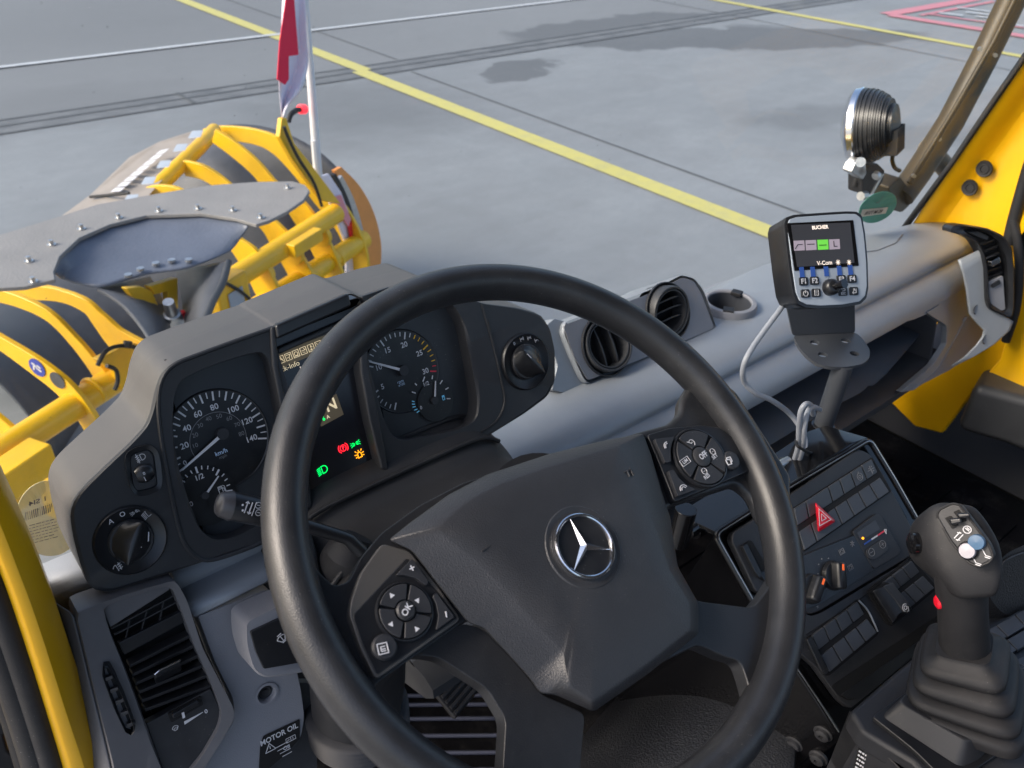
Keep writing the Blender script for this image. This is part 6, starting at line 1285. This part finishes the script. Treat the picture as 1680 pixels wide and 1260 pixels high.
# =====================================================================  REMAINING INTERIOR
st_ = thing('passenger_seat', 'black leather passenger seat edge beside the joystick', 'seat', (1.1, .1, FZ))
sf = Fr(atZ(1660, 960, -.74), RM @ V((1, 0, -.5)), RM @ V((0, 1, .1)))
g = Geo(); g.prism(rnd(sf.pl([(1620, 975), (1628, 935), (1650, 908), (1700, 885), (1800, 880), (1800, 1060), (1700, 1032), (1640, 1003)]), .02), V((0, 0, .10))); g.out('seat_cushion', SEATL, st_, bevel=.018, seg=4)
g = Geo(); g.tube(cat(sf.pl([(1636, 945), (1650, 920), (1690, 905), (1740, 905)], .0015), 6), .0016, 8); g.out('seam', SEATL, st_)
tn = thing('engine_cover', 'grained black engine cover curving down under the lower right of the wheel', 'engine cover', (.6, .2, FZ))
rows_ = [([(860, 1340), (960, 1200), (1040, 1110), (1090, 1050)], -1.16), ([(960, 1340), (1040, 1200), (1100, 1115), (1130, 1060)], -1.05), ([(1060, 1340), (1120, 1200), (1165, 1120), (1190, 1060)], -.985), ([(1180, 1340), (1215, 1220), (1240, 1130), (1260, 1060)], -.96), ([(1300, 1340), (1310, 1240), (1320, 1150), (1330, 1080)], -.965)]
g = Geo(); g.loft([cat([atZ(x, y, z) for x, y in r_], 5) for r_, z in rows_], False, False); g.out('cover_shell', GRAIN, tn, solid=.006, sub=2)
pd_ = thing('brake_pedal', 'small black brake pedal in the footwell beside the column', 'pedal', atZ(750, 1130, -1.2))
g = Geo(); fp = Fr(atZ(750, 1132, -1.18), (.95, .3, 0), (-.2, .7, .6)); g.box(fp, -.035, .035, -.03, .03, -.01, .0); g.out('pedal_plate', RUB, pd_, bevel=.004)
g = Geo()
for k in range(5): g.box(fp, -.03, .03, -.024 + .011 * k, -.019 + .011 * k, .0, .003)
g.out('pedal_ribs', BLK, pd_); g = Geo(); g.tube([fp.pt(0, .02, -.01), fp.pt(0, .15, .12)], .009, 10); g.out('pedal_arm', RUB, pd_)
# =====================================================================  OUTSIDE THE GLASS, RIGHT
YB = .98
br = thing('mirror_bar', 'tubular mirror bar coloured by a brown reflection outside the right windscreen pillar', 'mirror arm', atY(1490, 330, YB))
def yb(x, y, d=0): return atY(x, y, YB + d)
g = Geo(); g.tube([yb(1478, 322), yb(1505, 285), yb(1560, 200), yb(1612, 100), yb(1665, -10), yb(1700, -80)], .034, 24); g.out('main_tube', BARM, br)
g = Geo(); g.tube([yb(1492, 300, -.03), yb(1560, 190, -.036), yb(1630, 70, -.036), yb(1680, -30, -.036)], .007, 10); g.out('bar_cable', BARM, br)
g = Geo(); g.tube([yb(1522, 242, .03), yb(1540, 262, .03), yb(1562, 288, .02)], .026, 20); g.out('bar_strut', BARM, br)
g = Geo(); g.prism(rnd([yb(x, y, -.01) for x, y in [(1458, 308), (1478, 290), (1497, 318), (1494, 336), (1480, 349), (1466, 345)]], .01), (0, -.05, 0)); g.out('bar_foot', BARM, br, bevel=.004)
for x, y in [(1607, 80), (1632, 90), (1540, 228), (1498, 288)]: g = Geo(); g.tube([yb(x, y, -.03), yb(x + 2, y + 1, -.040)], .005, 8); g.out('bolt', STL, br)
wl_ = thing('work_lamp', 'round ribbed work lamp on a bracket outside the windscreen', 'work lamp', atY(1425, 280, YB))
lc = yb(1432, 207); lx = (RM @ V((-.80, .12, -.58))).normalized(); LF = Fr(lc, lx.cross(V((0, 0, 1))), lx.cross(V((0, 0, 1))).cross(lx) * -1)
if LF.n.dot(lx) < 0: LF = Fr(lc, -LF.u, LF.v)
R_ = .086
g = Geo(); prof = [(R_ * .97, .034), (R_, .028), (R_, .018)]; hs = 1.25
for k in range(7): q = R_ * math.sqrt(max(.03, 1 - (k / 7.3) ** 2)) * .985; h_ = .016 - .0095 * k; prof += [(q, h_), (q, h_ - .004), (q * .96, h_ - .0045), (q * .96, h_ - .0085)]
prof += [(.012, -.058), (.0001, -.058)]
g.lathe(LF, lc, prof, 40); g.out('lamp_housing', SAT, wl_, sharp=30)
g = Geo(); g.lathe(LF, lc, [(R_ * .98, .02), (R_ * 1.03, .024), (R_ * 1.02, .036), (R_ * .9, .046), (R_ * .6, .058), (.0001, .064)], 40); g.out('lens', CHR, wl_)
g = Geo()
for k in range(-3, 4): g.box(LF, .011 * k - .002, .011 * k + .002, .005, .062, -.062, -.02)
g.out('cooling_fins', RUB, wl_)
g = Geo(); g.box(Fr(yb(1456, 222, -.04), camr, camu), -.012, .008, -.008, .008, -.01, .01); g.out('plug', STL, wl_, bevel=.002)
g = Geo(); g.tube(cat([yb(*p) for p in [(1463, 222, -.03), (1466, 245, -.03), (1464, 262, -.03), (1468, 275, -.03), (1476, 280, 0)]], 5), .005, 10); g.out('lamp_cable', BARM, wl_)
g = Geo(); g.prism(rnd([yb(x, y, -.03) for x, y in [(1404, 268), (1412, 260), (1420, 262), (1422, 285), (1416, 295), (1397, 283)]], .004), (0, -.025, 0)); g.out('bracket', STL, wl_, bevel=.002)
g = Geo(); g.tube([yb(1412, 266, -.045), yb(1412, 266, -.055)], .011, 16); g.out('bracket_bolt', STL, wl_)
g = Geo(); g.prism(rnd([yb(x, y, -.02) for x, y in [(1416, 278), (1440, 268), (1452, 280), (1448, 300), (1425, 322), (1415, 318)]], .006), (0, -.04, 0)); g.tube([yb(1405, 292), yb(1402, 305)], .007, 8); g.out('clamp', RUB, wl_, bevel=.003)
g = Geo(); g.tube([yb(1448, 285, -.03), yb(1430, 318, -.03)], .004, 8); g.tube([yb(1412, 322, -.02), yb(1420, 320, -.02)], .011, 8); g.tube([yb(1436, 290, -.05), yb(1440, 286, -.05)], .01, 10); g.out('clamp_screw', STL, wl_)
# ---- stickers on the inside of the windscreen
def onglass(px, py, k=-.004):
    r = ray(px, py); best = None                    # march to the curved glass
    lo = .3
    for i in range(900):
        P = r * (lo + i * .002); x = min(max(P.x, -.1), 1.9); b_ = wsb(x); yy = b_.y - .37 * (P.z + .70) / 1.08
        if P.y >= yy + k: return P
    return r
gs_ = thing('green_sticker', 'round green windscreen sticker above the right dashboard', 'sticker', onglass(1440, 340))
def disc(name, cx, cy, rx, ry, rot, m, par, kk=-.004, n=40):
    P = [onglass(cx + rx * math.cos(t) * math.cos(rot) - ry * math.sin(t) * math.sin(rot), cy + rx * math.cos(t) * math.sin(rot) + ry * math.sin(t) * math.cos(rot), kk) for t in [2 * math.pi * k / n for k in range(n)]]
    g = Geo(); c = sum(P, V((0, 0, 0))) / n; g.add(P + [c], [[i, (i + 1) % n, n] for i in range(n)]); return g.out(name, m, par, smooth=False, solid=.0006)
disc('sticker_disc', 1440, 340, 34, 22, -.55, GRST, gs_)
g = Geo(); g.add([onglass(x, y, -.006) for x, y in [(1415, 344), (1457, 340), (1453, 350), (1411, 356)]], [[0, 1, 2, 3]]); g.out('number_field', mat('cream_print', (.6, .57, .48), .6), gs_, smooth=False, solid=.0005)
def gtext(s_, cx, cy, w_, h_, slope, par, m, mirror=True):
    P0, P1 = onglass(cx - w_ / 2, cy + slope * w_ / 2, -.008), onglass(cx + w_ / 2, cy - slope * w_ / 2, -.008); u_ = (P1 - P0).normalized(); up = (onglass(cx, cy - 5, -.008) - onglass(cx, cy + 5, -.008)); fr = Fr((P0 + P1) / 2, u_, up)
    L_ = (P1 - P0).length; size = L_ / max(1, len(s_)) * 1.7; g = Geo(); text(g, s_, fr, fr.o, size, 0, .0005, bold=.02, mirror=mirror); return g.out('print', m, par)
gtext('BS-M 7338', 1433, 348.5, 34, 8, .12, gs_, VOID); gtext('L', 1443, 328, 7, 8, .12, gs_, mat('faint_print', (.12, .22, .2), .6))
ps = thing('inspection_sticker', 'pale yellow round inspection sticker on the glass left of the cluster', 'sticker', onglass(70, 830))
disc('sticker_disc', 82, 850, 56, 62, 0, PALE, ps)
INK = mat('sticker_ink', (.16, .15, .16), .6)
gtext('1 SI4', 62, 822, 46, 12, .35, ps, INK)
g = Geo()
for k in range(14):
    x = 40 + 3.2 * k; y = 855 - 1.1 * k; w_ = random.choice((.6, 1.2, 1.6)); g.add([onglass(a_, b_, -.007) for a_, b_ in ((x, y), (x + w_, y - .4), (x + w_ + 2, y - 15), (x + 2, y - 14.6))], [[0, 1, 2, 3]])
for k in range(7):
    y = 862 + 5 * k; t = 0
    while t < .9: w_ = random.uniform(.05, .2); a_ = 48 + 46 * t; b_ = 48 + 46 * (t + w_); g.add([onglass(a_, y - 12 * t, -.007), onglass(b_, y - 12 * (t + w_), -.007), onglass(b_, y + 1 - 12 * (t + w_), -.007), onglass(a_, y + 1 - 12 * t, -.007)], [[0, 1, 2, 3]]); t += w_ + .04
g.out('small_print', INK, ps, smooth=False)
